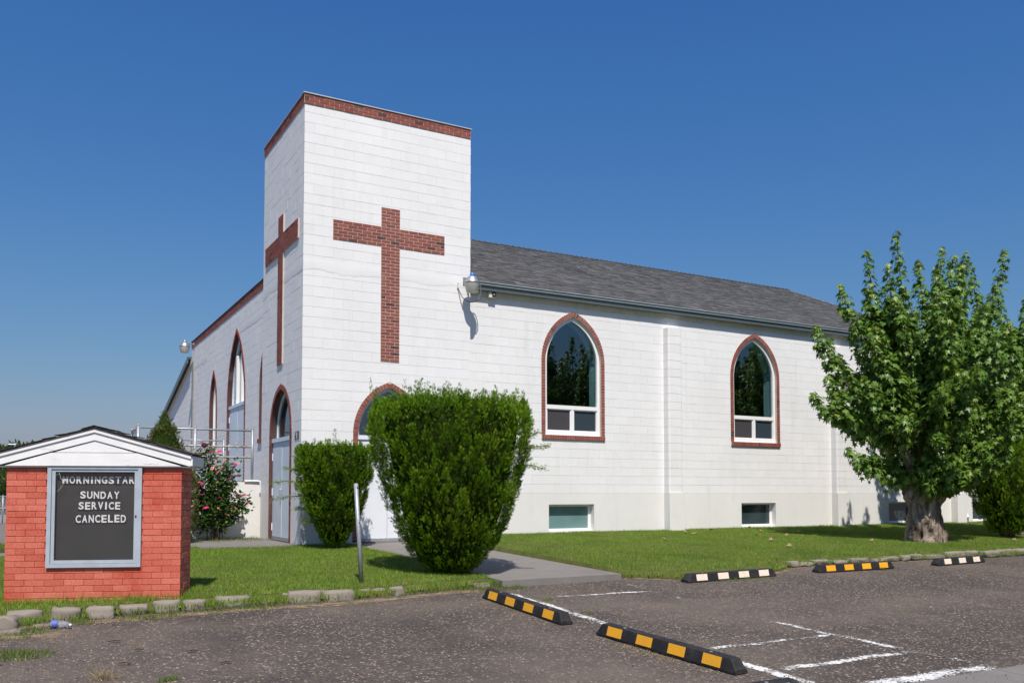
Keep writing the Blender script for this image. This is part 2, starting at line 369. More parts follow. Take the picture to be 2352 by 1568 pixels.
# ------------------------------------------------------------------ ground, lot, lawn
def sheet(name, xs, ys, zf, mat, kind='structure', skirt=0):
    V = [(x, y, zf(x, y)) for y in ys for x in xs]; n = len(xs)
    F = [(j * n + i, j * n + i + 1, (j + 1) * n + i + 1, (j + 1) * n + i) for j in range(len(ys) - 1) for i in range(n - 1)]
    mb = MB(); mb.add(V, F, 0.)
    o = mb.obj(name, mat, None, True); return tag(o, kind=kind)
sheet('ground', [-900, -60, -9, 0, 40, 900], [-900, -70, -5.6, 20, 900], lambda x, y: -.42 if y > -6 else min(-.42, lot_z(x, max(y, -45)) - .1), 'gravel_ground')
tag(bpy.data.objects['ground'], label='grey brown gravelly ground stretching away behind the lawn and fence', cat='ground')
sheet('parking_lot', list(np.linspace(-30, 45, 60)), list(np.linspace(-45, -5.7, 48)),
      lambda x, y: lot_z(x, y) + .012 * noise.noise(Vector((x * .35, y * .35, 0))), 'asphalt')
tag(bpy.data.objects['parking_lot'], label='worn dark asphalt parking lot with exposed aggregate in front of church', cat='parking lot')

def lawn(name, xs, back, label, hole=None):
    mb = MB(); V = []; rows = 26; n = len(xs)
    for j in range(rows):
        k = j / (rows - 1)
        for x in xs:
            f = front_edge(x) + .05 * noise.noise(Vector((x * 3, 0, 9))); b = back(x); y = f + (b - f) * k
            V.append((x, y, lawn_z(x, y) - (.05 if j == 0 else .0)))
    F = [(j * n + i, j * n + i + 1, (j + 1) * n + i + 1, (j + 1) * n + i) for j in range(rows - 1) for i in range(n - 1)]
    base = len(V)
    # skirt down to the lot all round
    ring = [i for i in range(n)] + [j * n + n - 1 for j in range(1, rows)] + [(rows - 1) * n + i for i in range(n - 2, -1, -1)] + [j * n for j in range(rows - 2, 0, -1)]
    for r in ring: V.append((V[r][0], V[r][1], -.5))
    m = len(ring)
    F += [(ring[i], base + i, base + (i + 1) % m, ring[(i + 1) % m]) for i in range(m)]
    mb.add(V, F, 0.); o = mb.obj(name, 'soil', None, True); return tag(o, label=label, cat='lawn', kind='structure')
lawn('lawn', list(np.linspace(3.03, 34, 110)), lambda x: .2, 'sloping green lawn between the side wall and the parking lot')
LB = lambda x: (-.03 if x > -.15 else -.22 if x > -1.85 else .28)
lawn('lawn', [-13 + .2 * i for i in range(55)] + list(np.linspace(-1.95, -.2, 10)) + list(np.linspace(-.1, .93, 8)), LB, 'green lawn around the brick notice board and the clipped evergreens')
# strip of lawn behind the front walk (rose bed)
mb = MB(); mb.box(-13, -.4, 1.75, 3.42, -.6, -.03, 0); o = mb.obj('planting_bed', 'soil'); tag(o, kind='structure', label='narrow soil bed beside the white stair wall')

# concrete walks
def slab(name, poly, zf, label, thick=.35):
    mb = MB(); n = len(poly)
    mb.add([(x, y, zf(x, y)) for x, y in poly] + [(x, y, zf(x, y) - thick) for x, y in poly],
           [tuple(range(n)), tuple(range(2 * n - 1, n - 1, -1))] + [(i, i + n, (i + 1) % n + n, (i + 1) % n) for i in range(n)], 0)
    o = mb.obj(name, 'concrete'); return tag(o, label=label, cat='path', kind='structure')
slab('path', [(.98, -6.36), (2.98, -6.33), (2.98, -3.1), (2.98, -.0), (.98, -.0), (.98, -3.1)], lambda x, y: .005 + .0285 * y - .004, 'grey concrete path running from the lot to the side door')
slab('front_walk', [(-1.9, .3), (-.03, -.19), (-.03, 3.2), (-1.9, 3.2)], lambda x, y: .0, 'grey concrete pad before the tower front doors')
slab('front_walk', [(-13, .3), (-1.905, .3), (-1.905, 1.72), (-13, 1.72)], lambda x, y: -.002 - .028 * max(0, -1.9 - x), 'grey concrete walk leading left behind the notice board')
SW = empty('sidewalk'); tag(SW, label='pale concrete sidewalk slabs at the edge of the parking lot', cat='sidewalk', kind='structure')
for i in range(14):
    x0 = -6.2 + i * 1.52; mb = MB(); z = lot_z(0, -12) + .004; z2 = lot_z(0, -13.6) + .004; e = .006
    mb.add([(x0 + e, -13.6, z2), (x0 + 1.52 - e, -13.6, z2), (x0 + 1.52 - e, -12.03, z), (x0 + e, -12.03, z)] + [(x0 + e, -13.6, z2 - .2), (x0 + 1.52 - e, -13.6, z2 - .2), (x0 + 1.52 - e, -12.03, z - .2), (x0 + e, -12.03, z - .2)],
           [(0, 1, 2, 3), (7, 6, 5, 4), (0, 4, 5, 1), (1, 5, 6, 2), (2, 6, 7, 3), (3, 7, 4, 0)]); mb.obj('slab', 'concrete', SW)

# painted parking lines
def line(x0, y0, x1, y1, w, wear, label):
    d = Vector((x1 - x0, y1 - y0)); L = d.length; d /= L; nrm = Vector((-d.y, d.x)); n = max(2, int(L / .12)); V = []; ed = []; we = []
    for i in range(n + 1):
        c = Vector((x0, y0)) + d * L * i / n + nrm * .012 * math.sin(i * .9)
        for j, e in ((-1.25, 0), (-.5, 1), (.5, 1), (1.25, 0)):
            p = c + nrm * w * .5 * j; V.append((p.x, p.y, lot_z(p.x, p.y) + .012 * noise.noise(Vector((p.x * .35, p.y * .35, 0))) + .007)); ed.append(e if 0 < i < n else 0)
            we.append(wear if not callable(wear) else wear(i / n))
    F = [(i * 4 + j, i * 4 + j + 1, (i + 1) * 4 + j + 1, (i + 1) * 4 + j) for i in range(n) for j in range(3)]
    me = bpy.data.meshes.new('painted_line'); me.from_pydata(V, [], F); me.materials.append(M['worn_paint'])
    for nm, dat in (('edge', ed), ('wear', we)): a = me.attributes.new(nm, 'FLOAT', 'POINT'); a.data.foreach_set('value', dat)
    o = link(bpy.data.objects.new('painted_line', me)); tag(o, label=label, cat='road marking', kind='structure')
line(.80, -6.72, .80, -9.2, .12, lambda k: .575 - .07 * math.sin(k * 3), 'worn white bay line behind the far yellow wheel stop')
line(.80, -9.2, .96, -12.0, .12, lambda k: .548 - .05 * k, 'worn white bay line behind the near yellow wheel stop')
line(1.1, -7.31, 2.68, -7.35, .075, 0.529, 'thin white cross line near the path')
line(2.8, -6.68, 2.70, -7.6, .08, 0.589, 'faded white line end by the path corner')
line(2.71, -7.6, 2.66, -9.56, .08, 0.620, 'almost worn away white bay line in mid lot')
line(.84, -8.4, 2.05, -8.3, .07, 0.609, 'faint broken white cross line')
line(2.66, -9.56, 2.84, -11.24, .10, 0.539, 'white line bounding the hatched bay')
line(2.86, -11.3, 2.95, -12.0, .09, 0.579, 'broken end of the white line by the sidewalk')
line(1.0, -10.38, 2.74, -10.36, .08, 0.549, 'white cross line meeting the long bay line')
line(1.1, -11.25, 2.85, -11.24, .09, 0.529, 'bright white cross line in the near bay')
line(1.3, -11.93, 2.95, -11.95, .15, 0.519, 'wide white line along the sidewalk edge')
line(6.07, -6.6, 6.05, -7.6, .09, 0.589, 'faded white bay line left of the short yellow wheel stop')
line(8.57, -6.75, 8.66, -7.5, .09, 0.604, 'faded white bay line between the far wheel stops')
line(6.1, -9.5, 6.3, -10.4, .09, 0.615, 'ghost of a white line out in the lot'); line(11.46, -6.95, 11.6, -7.8, .09, 0.609, 'faded white bay line beside the farthest wheel stop')

# ------------------------------------------------------------------ church
CH = empty('church'); tag(CH, 'white painted block church with square tower, red brick crosses and pointed windows', 'church')
FR = lambda y0: (lambda u, z, n: (u, y0 - n, z))
FL = lambda x0: (lambda u, z, n: (x0 - n, u, z))
CZ = .2032; BL = .4064
def arch(cx, zb, zs, za, w):
    h = za - zs; R = (w * w + h * h) / (2 * w)
    def hw(z):
        if z < zb or z >= za: return 0.
        if z <= zs: return w
        return max(0., math.sqrt(max(0, R * R - (z - zs) ** 2)) - (R - w))
    return dict(cx=cx, zb=zb, zt=za, hw=hw, zs=zs, za=za, w=w, R=R)
def rect(cx, zb, zt, w): return dict(cx=cx, zb=zb, zt=zt, hw=lambda z: w if zb - 1e-6 <= z < zt - 1e-6 else 0., zs=zt, za=zt, w=w, R=0)
def clip(ua, ub, z0, z1, ops):
    pieces = [(ua, ub)]
    for op in ops:
        if op['zt'] <= z0 + 1e-5 or op['zb'] >= z1 - 1e-5: continue
        for a, b in pieces:
            if op['cx'] + op['w'] > a and op['cx'] - op['w'] < b:
                zs = [z0 + (z1 - z0) * i / 5 for i in range(6)]; h = [op['hw'](min(max(z, op['zb'] + 1e-5), op['zt'] - 1e-5) if op['R'] == 0 else min(max(z, op['zb'] + 1e-5), 99)) for z in zs]
                Rr = [min(b, op['cx'] - k) for k in h]; Ll = [max(a, op['cx'] + k) for k in h]
                out = []
                if max(Rr) > a + .012: out.append([(a, z0)] + [(max(a, r), z) for r, z in zip(Rr, zs)] + [(a, z1)])
                if max(Ll) < b - .012 or min(Ll) < b - .012: out.append([(min(b, l), z) for l, z in zip(Ll, zs)][::-1] + [(b, z0), (b, z1)][0:2] if False else [(b, z0), (b, z1)] + [(min(b, l), z) for l, z in zip(Ll[::-1], zs[::-1])])
                return out, True
    return [[(ua, z0), (ub, z0), (ub, z1), (ua, z1)]], False
def dedupe(p):
    q = []
    for a in p:
        if not q or abs(a[0] - q[-1][0]) + abs(a[1] - q[-1][1]) > 1e-4: q.append(a)
    if len(q) > 2 and abs(q[0][0] - q[-1][0]) + abs(q[0][1] - q[-1][1]) < 1e-4: q.pop()
    return q
CAND = []       # whole blocks that may become objects of their own
def block_wall(name, frame, flip, u0, u1, z0, z1, outer, inner, thick=.2, shift=0, plane=0., axis='R'):
    core = MB(); rest = MB(); z = z0; k = 0; wname = name
    wall_o = [None]
    cands = []
    while z < z1 - .01:
        zt = min(z + CZ, z1)
        segs = [(u0, u1)]
        cuts = sorted([o['cx'] for o in inner]); bounds = [u0 + .012] + [(a + b) / 2 for a, b in zip(cuts, cuts[1:])] + [u1 - .012]
        if not cuts: bounds = [u0 + .012, u1 - .012]
        sub = sorted(set([z, zt] + [q for o in inner if o['R'] == 0 or True for q in (o['zb'],) if z + .004 < q < zt - .004] + [o['zt'] for o in inner if o['R'] == 0 and z + .004 < o['zt'] < zt - .004]))
        for za, zb in zip(sub, sub[1:]):
            for a, b in zip(bounds, bounds[1:]):
                for p in clip(a, b, za, zb, inner)[0]:
                    p = dedupe(p)
                    if len(p) > 2: core.prism(p, -thick, -.0055, frame, flip, 0)
        u = u0 - (BL / 2 if (k + shift) % 2 else 0)
        while u < u1 - .01:
            a, b = max(u0, u) + .0008, min(u1, u + BL) - .0008
            if b - a > .03:
                e0, e1 = z + .0024, zt - .0024
                ps, cut = clip(a, b, e0, e1, outer)
                n1 = random.uniform(-.0012, .0012)
                if not cut and b - a > BL - .02 and zt - z > CZ - .01: cands.append((axis, plane, (a + b) / 2, (e0 + e1) / 2, n1))
                else:
                    for p in ps:
                        p = dedupe(p)
                        if len(p) > 2: rest.prism(p, -.02, n1, frame, flip)
            u += BL
        z = zt; k += 1
    wo = core.obj(name, 'mortar_grime', CH)
    CAND.extend([c + (wo,) for c in cands])
    return wo, rest
RESTS = []
def mkwall(*a, **kw): o, r = block_wall(*a, **kw); RESTS.append((o, r, kw)); return o

BW = .10                                     # face width of the brick surrounds
def grow(op, d):
    if op['R'] == 0: return rect(op['cx'], op['zb'], op['zt'] + d, op['w'] + d)
    return arch(op['cx'], op['zb'], op['zs'], op['za'] + d * 1.16, op['w'] + d)
W1, W2, W3 = [arch(cx, 2.33, 4.02, 5.09, .77) for cx in (6.40, 12.105, 17.81)]
TD = arch(1.815, 0., 2.20, 3.15, .67)        # tower side door
TF = arch(1.585, 0., 2.30, 3.17, .78)        # tower front door
FC = arch(7.22, 1.26, 3.45, 5.31, 1.03)      # front centre door + window
FA, FB = [arch(cx, 2.30, 3.55, 4.57, .48) for cx in (10.40, 3.95)]
NY = .15                                     # nave wall plane
FX = .25                                     # front wall plane
WX = .35                                     # wing wall plane
TZ = 8.68                                    # top of block work on the tower
G = lambda *ops: [grow(o, BW) for o in ops]
mkwall('tower_side_wall', FR(0.), False, 0., 3.65, 1.0, TZ, G(TD), [TD], axis='R', plane=0.)
mkwall('tower_front_wall', FL(0.), True, .0, 3.25, 1.0, TZ, G(TF), [TF], axis='L', plane=0., shift=1)
mkwall('nave_wall', FR(NY), False, 3.66, 20.62, 1.0, 5.48, G(W1, W2, W3), [W1, W2, W3], axis='R', plane=NY, shift=1)
mkwall('front_wall', FL(FX), True, 3.26, 14.37, 1.0, 5.90, G(FC, FA, FB), [FC, FA, FB], axis='L', plane=FX)
mkwall('annex_wall', FR(NY + .01), False, 20.63, 32., 1.0, 3.9, [], [], axis='R', plane=NY + .01)
# wing with a sloping top
def wing_top(y): return 5.46 - .2436 * (y - 15.46)
wc = MB(); wr = MB(); z = -.4
P = FL(WX)
ww = MB(); ww.prism([(14.38, -.4), (27, -.4), (27, wing_top(27)), (14.38, wing_top(14.38) - .1)], -.2, -.007, P, True, 0)
wing = ww.obj('wing_wall', 'mortar_grime', CH)
k = 0; z = 1.0
while z < 5.7:
    u = 14.38 - (BL / 2 if k % 2 else 0)
    while u < 26.9:
        a, b = max(14.38, u) + .0015, u + BL - .0015; e0, e1 = z + .003, z + CZ - .003
        ta, tb = min(e1, wing_top(a) - .02), min(e1, wing_top(b) - .02)
        if ta > e0 + .01:
            poly = [(a, e0), (b, e0), (b, max(tb, e0 + .001)), (a, ta)]; wr.prism(poly, -.02, random.uniform(-.001, .001), P, True)
        u += BL
    z += CZ; k += 1
wr.obj('wall_blocks', 'white_block', wing, kind='stuff')

# individual blocks: the 300 nearest to the viewer, the remainder joined wall by wall
cw = Vector(cam.location)
def cpos(c): return Vector((c[2], c[1] - c[4] + .01, c[3])) if c[0] == 'R' else Vector((c[1] - c[4] + .01, c[2], c[3]))
def covered(c):
    return False
CAND.sort(key=lambda c: (cpos(c) - cw).length - (4 if c[0] == 'R' else 0))
bmR = [MB() for _ in range(4)]
def block_me(axis, i):
    m = MB(); hx, hz, d = BL / 2 - .0008, CZ / 2 - .0024, .01; e = .0016; v = random.random()
    if axis == 'R':
        V = [(-hx, d, -hz), (hx, d, -hz), (hx, d, hz), (-hx, d, hz), (-hx, -d + e, -hz), (hx, -d + e, -hz), (hx, -d + e, hz), (-hx, -d + e, hz), (-hx + e, -d, -hz + e), (hx - e, -d, -hz + e), (hx - e, -d, hz - e), (-hx + e, -d, hz - e)]
    else:
        V = [(d, hx, -hz), (d, -hx, -hz), (d, -hx, hz), (d, hx, hz), (-d + e, hx, -hz), (-d + e, -hx, -hz), (-d + e, -hx, hz), (-d + e, hx, hz), (-d, hx - e, -hz + e), (-d, -hx + e, -hz + e), (-d, -hx + e, hz - e), (-d, hx - e, hz - e)]
    F = [(8, 9, 10, 11)] + [(4 + i, 4 + (i + 1) % 4, 8 + (i + 1) % 4, 8 + i) for i in range(4)] + [(i, (i + 1) % 4, 4 + (i + 1) % 4, 4 + i) for i in range(4)]
    m.add(V, F, v); return m.mesh('block', 'white_block')
BM = {a: [block_me(a, i) for i in range(10)] for a in 'RL'}
rest_by = {o.name: r for o, r, _ in RESTS}
for i, c in enumerate(CAND):
    p = cpos(c)
    if i < 300:
        o = bpy.data.objects.new('block', random.choice(BM[c[0]])); o.location = p; link(o, c[5])
        o.rotation_euler = (0, random.uniform(-.002, .002), 0) if c[0] == 'R' else (random.uniform(-.002, .002), 0, 0)
    else:
        fr = FR(c[1]) if c[0] == 'R' else FL(c[1]); hx, hz = BL / 2 - .0008, CZ / 2 - .0024
        rest_by[c[5].name].prism([(c[2] - hx, c[3] - hz), (c[2] + hx, c[3] - hz), (c[2] + hx, c[3] + hz), (c[2] - hx, c[3] + hz)], -.02, c[4], fr, c[0] == 'L')
for o, r, _ in RESTS:
    if r.v: r.obj('wall_blocks', 'white_block', o, kind='stuff')

# smooth parge coat band across the tower faces
def parge(fr, flip, u0, u1, zt, seed, name='parge_band'):
    n = 40; mb = MB(); lo = []; hi = []
    for i in range(n + 1):
        u = u0 + (u1 - u0) * i / n; lo.append((u, zt - .23 + .06 * noise.noise(Vector((u * 1.7, seed, 0))) + .02 * noise.noise(Vector((u * 7, seed, 2))))); hi.append((u, zt + .012 * noise.noise(Vector((u * 3, seed, 5)))))
    for i in range(n):
        a, b, c_, d = lo[i], lo[i + 1], hi[i + 1], hi[i]; V = [fr(*a, .002), fr(*b, .002), fr(b[0], b[1] + .03, .0055), fr(a[0], a[1] + .03, .0055), fr(*c_, .003), fr(*d, .003)]
        F = [(0, 1, 2, 3), (3, 2, 4, 5)]; mb.add(V, [f[::-1] for f in F] if flip else F, 0)
    mb.obj(name, 'white_parge', CH, True)
wall_paint('white_parge', (.81, .81, .81), .12, 0)
parge(FR(0.), False, .004, 1.60, 5.60, 1); parge(FR(0.), False, 2.03, 3.645, 5.62, 4); parge(FL(0.), True, 1.86, 3.24, 5.62, 7); parge(FL(0.), True, .004, 1.41, 5.60, 9)
parge(FL(FX), True, 3.28, 6.9, 5.45, 12); parge(FL(FX), True, 11.6, 14.3, 5.35, 14)
# plinth (cast concrete, painted)
def plinth(name, frame, flip, u0, u1, ops, n=.004, thick=.2):
    us = sorted([u0, u1] + [q for o in ops for q in (o['cx'] - o['w'], o['cx'] + o['w'])])
    def piece(a, b, z0, z1):
        mb = MB(); mb.prism([(a, z0), (b, z0), (b, z1), (a, z1)], -thick, n, frame, flip, 0); mb.obj(name, 'white_plinth', CH)
    for a, b in zip(us, us[1:]):
        m = (a + b) / 2; h = [o for o in ops if abs(m - o['cx']) < o['w']]
        if not h: piece(a, b, -.6, .999)
        else:
            o = h[0]
            if o['zb'] > -.5: piece(a, b, -.6, o['zb'])
            if o['zt'] < .99: piece(a, b, o['zt'], .999)
doorR = rect(1.815, -.6, 1.2, .67); doorF = rect(1.585, -.6, 1.2, .78)
BWN = [rect(6.34, .135, .745, .62), rect(12.18, .135, .745, .61), rect(17.92, .135, .745, .61), rect(21.87, .135, .745, .61)]
plinth('plinth', FR(0.), False, 0.0, 3.66, [doorR]); plinth('plinth', FL(0.), True, 0.002, 3.25, [doorF], n=.003)
plinth('plinth', FR(NY), False, 3.66, 20.62, BWN[:3]); plinth('plinth', FR(NY + .01), False, 20.625, 32, [BWN[3]])
plinth('plinth', FL(FX), True, 3.26, 14.37, []); plinth('plinth', FL(WX), True, 14.38, 27, [])

# closing shell: back walls, tower roof, floors (dark inside)
mb = MB()
mb.box(3.45, 3.645, .21, 3.045, -.4, TZ, 0); mb.box(.21, 3.44, 3.05, 3.245, -.4, TZ, 0)
mb.box(.21, 20.4, 13.9, 14.1, -.4, 5.4, 0); mb.box(20.42, 20.615, .4, 14.1, -.4, 5.4, 0); mb.box(31.8, 31.995, .4, 10, -.4, 3.9, 0)
mb.box(3.66, 31.7, .36, 13.8, 1.0, 1.1, 0); mb.box(.5, 3.4, 3.3, 13.8, 1.05, 1.15, 0)
mb.obj('inner_shell', 'interior_wall', CH)
mb = MB(); mb.box(.02, 3.64, .02, 3.24, TZ + .05, TZ + .12, 0); mb.box(.27, 3.64, 3.27, 14.2, 5.7, 5.82, 0); mb.box(20.65, 31.9, .2, 10, 3.75, 3.93, 0); mb.obj('flat_roof', 'sign_shingle', CH)
mb = MB(); mb.add([(20.55, .2, 5.4), (20.55, 14.1, 5.4), (20.55, 7.1, 8.6), (20.61, .2, 5.4), (20.61, 14.1, 5.4), (20.61, 7.1, 8.6)], [(0, 2, 1), (3, 4, 5), (0, 3, 5, 2), (2, 5, 4, 1), (0, 1, 4, 3)], 0)
mb.add([(3.68, .2, 5.4), (3.68, 14.1, 5.4), (3.68, 7.1, 8.6), (3.74, .2, 5.4), (3.74, 14.1, 5.4), (3.74, 7.1, 8.6)], [(0, 2, 1), (3, 4, 5), (0, 3, 5, 2), (2, 5, 4, 1), (0, 1, 4, 3)], 0)
mb.obj('gable_wall', 'white_block', CH)

# ---- brick work
BRK = bevel_box_mesh('brick', .097, .012, .0288, .003, 'brick_single')       # stretcher on the side wall
HDR = bevel_box_mesh('brick', .0288, .012, .05, .003, 'brick_single')        # header: x along the course
HLF = bevel_box_mesh('brick', .0465, .012, .0288, .003, 'brick_single')
def put(me, parent, M4):
    o = bpy.data.objects.new('brick', me); link(o, parent); o.matrix_basis = M4; return o
def basis(c, ax, ay, az):
    m = Matrix.Identity(4)
    for i, a in enumerate((ax, ay, az)):
        for j in range(3): m[j][i] = a[j]
    m.translation = c; return m
def fvec(fr):
    o = Vector(fr(0, 0, 0)); return Vector(fr(1, 0, 0)) - o, Vector(fr(0, 1, 0)) - o, Vector(fr(0, 0, 1)) - o
BH = .0677
def brick_field(rects, fr, flip, n, single, parent, joined):
    # rects: (u0,u1,z0,z1) regions sharing one coursing grid
    zmin = min(r[2] for r in rects); zmax = max(r[3] for r in rects); us = (rects[0][0])
    U, Z, N = fvec(fr); k = 0; z = zmin
    while z < zmax - .02:
        zc = z + BH / 2; span = [r for r in rects if r[2] - .001 <= zc <= r[3] + .001]
        if span:
            u0 = min(r[0] for r in span); u1 = max(r[1] for r in span)
            u = us - 40 * .2032 - (.1016 if k % 2 else 0)
            while u < u1 - .012:
                a, b = max(u, u0) + .0045, min(u + .2032, u1) - .0045
                if b - a > .02:
                    c = Vector(fr((a + b) / 2, zc, n - .012 + random.uniform(-.0015, .0015)))
                    if single:
                        L = b - a; me = BRK if L > .15 else HLF; mt = basis(c, U * (L / (.194 if me is BRK else .093)), -N, Z); put(me, parent, mt)
                    else: joined.obox(c, U, -N, Z, (b - a) / 2, .012, .0288)
                u += .2032
        z += BH; k += 1
def plate(parent, rects, fr, flip, n, mat='mortar_pale', name='mortar'):
    m = MB()
    for i, (a, b, c, d) in enumerate(rects): m.prism([(a, c), (b, c), (b, d), (a, d)], -.004, n - .001 * i, fr, flip, 0)
    return m.obj(name, mat, parent)
# side cross
cr = [(1.61, 2.0164, 3.68, 3.68 + 47 * BH), (.594, 3.0324, 3.68 + 35 * BH, 3.68 + 41 * BH)]
pl = plate(CH, cr, FR(0.), False, .010, name='cross')
pl['label'] = 'red brick cross on the sunlit tower face'
brick_field(cr, FR(0.), False, .014, True, pl, None)
# front cross (stands proud of the blocks)
cf = [(1.43, 1.8364, 3.70, 3.70 + 47 * BH), (.30, 2.967, 3.70 + 35 * BH, 3.70 + 41 * BH)]
pf = plate(CH, cf, FL(0.), True, .028, name='cross'); pf['label'] = 'red brick cross on the shaded tower front'
jb = MB(); brick_field(cf, FL(0.), True, .034, False, pf, jb); jb.obj('brick', 'brick_joined', pf, kind='stuff')
# parapet bands
def band(name, fr, flip, u0, u1, z0, courses, fl=True, side=0):
    p = plate(CH, [(u0, u1, z0, z0 + courses * BH)], fr, flip, .010, name=name); j = MB()
    brick_field([(u0, u1, z0, z0 + courses * BH)], fr, flip, .016, False, p, j); j.obj('brick', 'brick_joined', p, kind='stuff'); return p
band('parapet_band', FR(0.), False, -.012, 3.65, TZ, 3); band('parapet_band', FL(0.), True, .006, 3.25, TZ, 3); band('parapet_band', FL(FX), True, 3.26, 14.37, 5.90, 3)
mb = MB(); z = TZ + 3 * BH
mb.box(-.035, 3.67, -.035, .10, z + .002, z + .022, 0); mb.box(-.033, .10, .101, 3.27, z + .002, z + .021, 0); mb.box(3.55, 3.669, .101, 3.27, z + .002, z + .021, 0); mb.box(.101, 3.549, 3.15, 3.269, z + .002, z + .021, 0)
mb.box(.101, 3.549, .101, 3.149, z - .04, z - .02, 0)
mb.obj('parapet_flashing', 'flashing', CH)
mb = MB(); mb.box(FX - .035, FX + .1, 3.26, 14.4, 5.90 + 3 * BH + .002, 5.90 + 3 * BH + .02, 0); mb.obj('parapet_flashing', 'sign_shingle', CH)
mb = MB(); mb.box(.0, .19, .11, 3.2, TZ, TZ + .2, 0); mb.box(.11, 3.6, .0 + .012, .19, TZ, TZ + .2, 0); mb.box(3.46, 3.64, .2, 3.2, TZ, TZ + .2, 0); mb.box(.2, 3.45, 3.05, 3.24, TZ, TZ + .2, 0)
mb.box(FX + .004, FX + .19, 3.27, 14.36, 5.9, 6.1, 0); mb.obj('parapet_core', 'mortar_grime', CH)

def outline(op, d, n=28):
    """half outlines (right side): list of (du, z, tangent angle) for the ring centreline at offset d"""
    w = op['w'] + d; zs = op['zs']; pts = []
    za = op['za'] + d * 1.16; h = za - zs; R = (w * w + h * h) / (2 * w)
    return w, zs, za, R
def surround(op, fr, flip, parent, single, sill, n=.014, jamb_to=None, name='window_surround', depth=.012):
    U, Z, N = fvec(fr); w, zs, za, R = outline(op, BW / 2); zb = op['zb'] if jamb_to is None else jamb_to
    # mortar ring
    mm = MB(); gi = op; go = grow(op, BW)
    def half(o, k):
        zz = [zb, o['zs']] + [o['zs'] + (o['za'] - o['zs']) * math.sin(math.pi / 2 * i / k) for i in range(1, k + 1)]
        return [(o['hw'](max(z - 1e-6, o['zb'])) if z < o['za'] - 1e-5 else 0., z) for z in zz]
    hi, ho = half(grow(op, -.003), 16), half(go, 16)
    for s in (-1, 1):
        for (a, b), (c, d) in zip(zip(hi, ho), zip(hi[1:], ho[1:])):
            poly = [(op['cx'] + s * a[0], a[1]), (op['cx'] + s * b[0], b[1]), (op['cx'] + s * d[0], d[1]), (op['cx'] + s * c[0], c[1])]
            if s < 0: poly = poly[::-1]
            mm.prism(poly, -.15, n - .006, fr, flip, 0)
    ring = mm.obj(name, 'brick_joined' if flip else 'mortar_pale', parent)
    J = MB(); pitch = .0668
    def brick(cu, cz, ang):
        c = Vector(fr(cu, cz, n - depth + random.uniform(-.001, .001)))
        t = U * math.cos(ang) + Z * math.sin(ang); q = -U * math.sin(ang) + Z * math.cos(ang)
        if single: put(HDR, ring, basis(c, t, -N, q))
        else: J.obox(c, t, -N, q, .0288, depth, .05)
    for s in (-1, 1):
        nj = max(1, round((zs - zb) / pitch)); pj = (zs - zb) / nj
        for i in range(nj): brick(op['cx'] + s * w, zb + (i + .5) * pj, math.pi / 2)
        th1 = math.asin(min(1, (za - zs) / R)); th = pitch / 2 / R; cxr = -(R - w)
        cnt = int((th1 * R) / pitch); st = th1 / (cnt + .25)
        for i in range(cnt):
            a = (i + .5) * st; brick(op['cx'] + s * (cxr + R * math.cos(a)), zs + R * math.sin(a), (math.pi / 2 + a) if s > 0 else (math.pi / 2 - a))
    brick(op['cx'], za - .012, math.pi / 2)
    if sill:
        u = op['cx'] - op['w'] - BW + .0
        cnt = int((2 * (op['w'] + BW) + .05) / pitch)
        sm = MB(); sm.prism([(u, zb - .104), (u + cnt * pitch, zb - .104), (u + cnt * pitch, zb - .002), (u, zb - .002)], -.15, n + .012, fr, flip, 0); sm.obj('sill_mortar', 'mortar_pale', ring)
        for i in range(cnt):
            c = Vector(fr(u + (i + .5) * pitch, zb - .053, n + .012))
            if single: put(HDR, ring, basis(c, U, -N, Z))
            else: J.obox(c, U, -N, Z, .0288, .02, .05)
    if J.v: J.obj('brick', 'brick_joined', ring, kind='stuff')
    return ring

def arch_frame(op, fr, flip, d0, d1, n0, n1, zb, mb, bottom=True):
    """solid frame ring between inward offsets d0 and d1"""
    def half(d, k=18):
        w = op['w'] - d; za = op['za'] - d * 1.3; o = arch(op['cx'], -9, op['zs'], za, w)
        zz = [zb] + [op['zs']] + [op['zs'] + (za - op['zs']) * math.sin(math.pi / 2 * i / k) for i in range(1, k + 1)]
        return [(o['hw'](z - 1e-6) if z < za - 1e-5 else 0., z) for z in zz]
    A, B = half(d1), half(d0)
    for s in (-1, 1):
        for (a, b), (c, d) in zip(zip(A, B), zip(A[1:], B[1:])):
            poly = [(op['cx'] + s * a[0], a[1]), (op['cx'] + s * b[0], b[1]), (op['cx'] + s * d[0], d[1]), (op['cx'] + s * c[0], c[1])]
            if s < 0: poly = poly[::-1]
            mb.prism(poly, n0, n1, fr, flip, 0)
def arch_pane(op, fr, flip, d, n, zb, mat, parent, name='glass'):
    w = op['w'] - d; za = op['za'] - d * 1.3; o = arch(op['cx'], -9, op['zs'], za, w); k = 18
    zz = [zb, op['zs']] + [op['zs'] + (za - op['zs']) * math.sin(math.pi / 2 * i / k) for i in range(1, k + 1)]
    h = [(o['hw'](z - 1e-6) if z < za - 1e-5 else 0., z) for z in zz]
    poly = [(op['cx'] + a, z) for a, z in h] + [(op['cx'] - a, z) for a, z in h[-2::-1]]
    m = MB(); m.prism(poly, n - .006, n, fr, flip, 0); return m.obj(name, mat, parent)
def bar(mb, fr, flip, u0, u1, z0, z1, n0, n1): mb.prism([(u0, z0), (u1, z0), (u1, z1), (u0, z1)], n0, n1, fr, flip, 0)

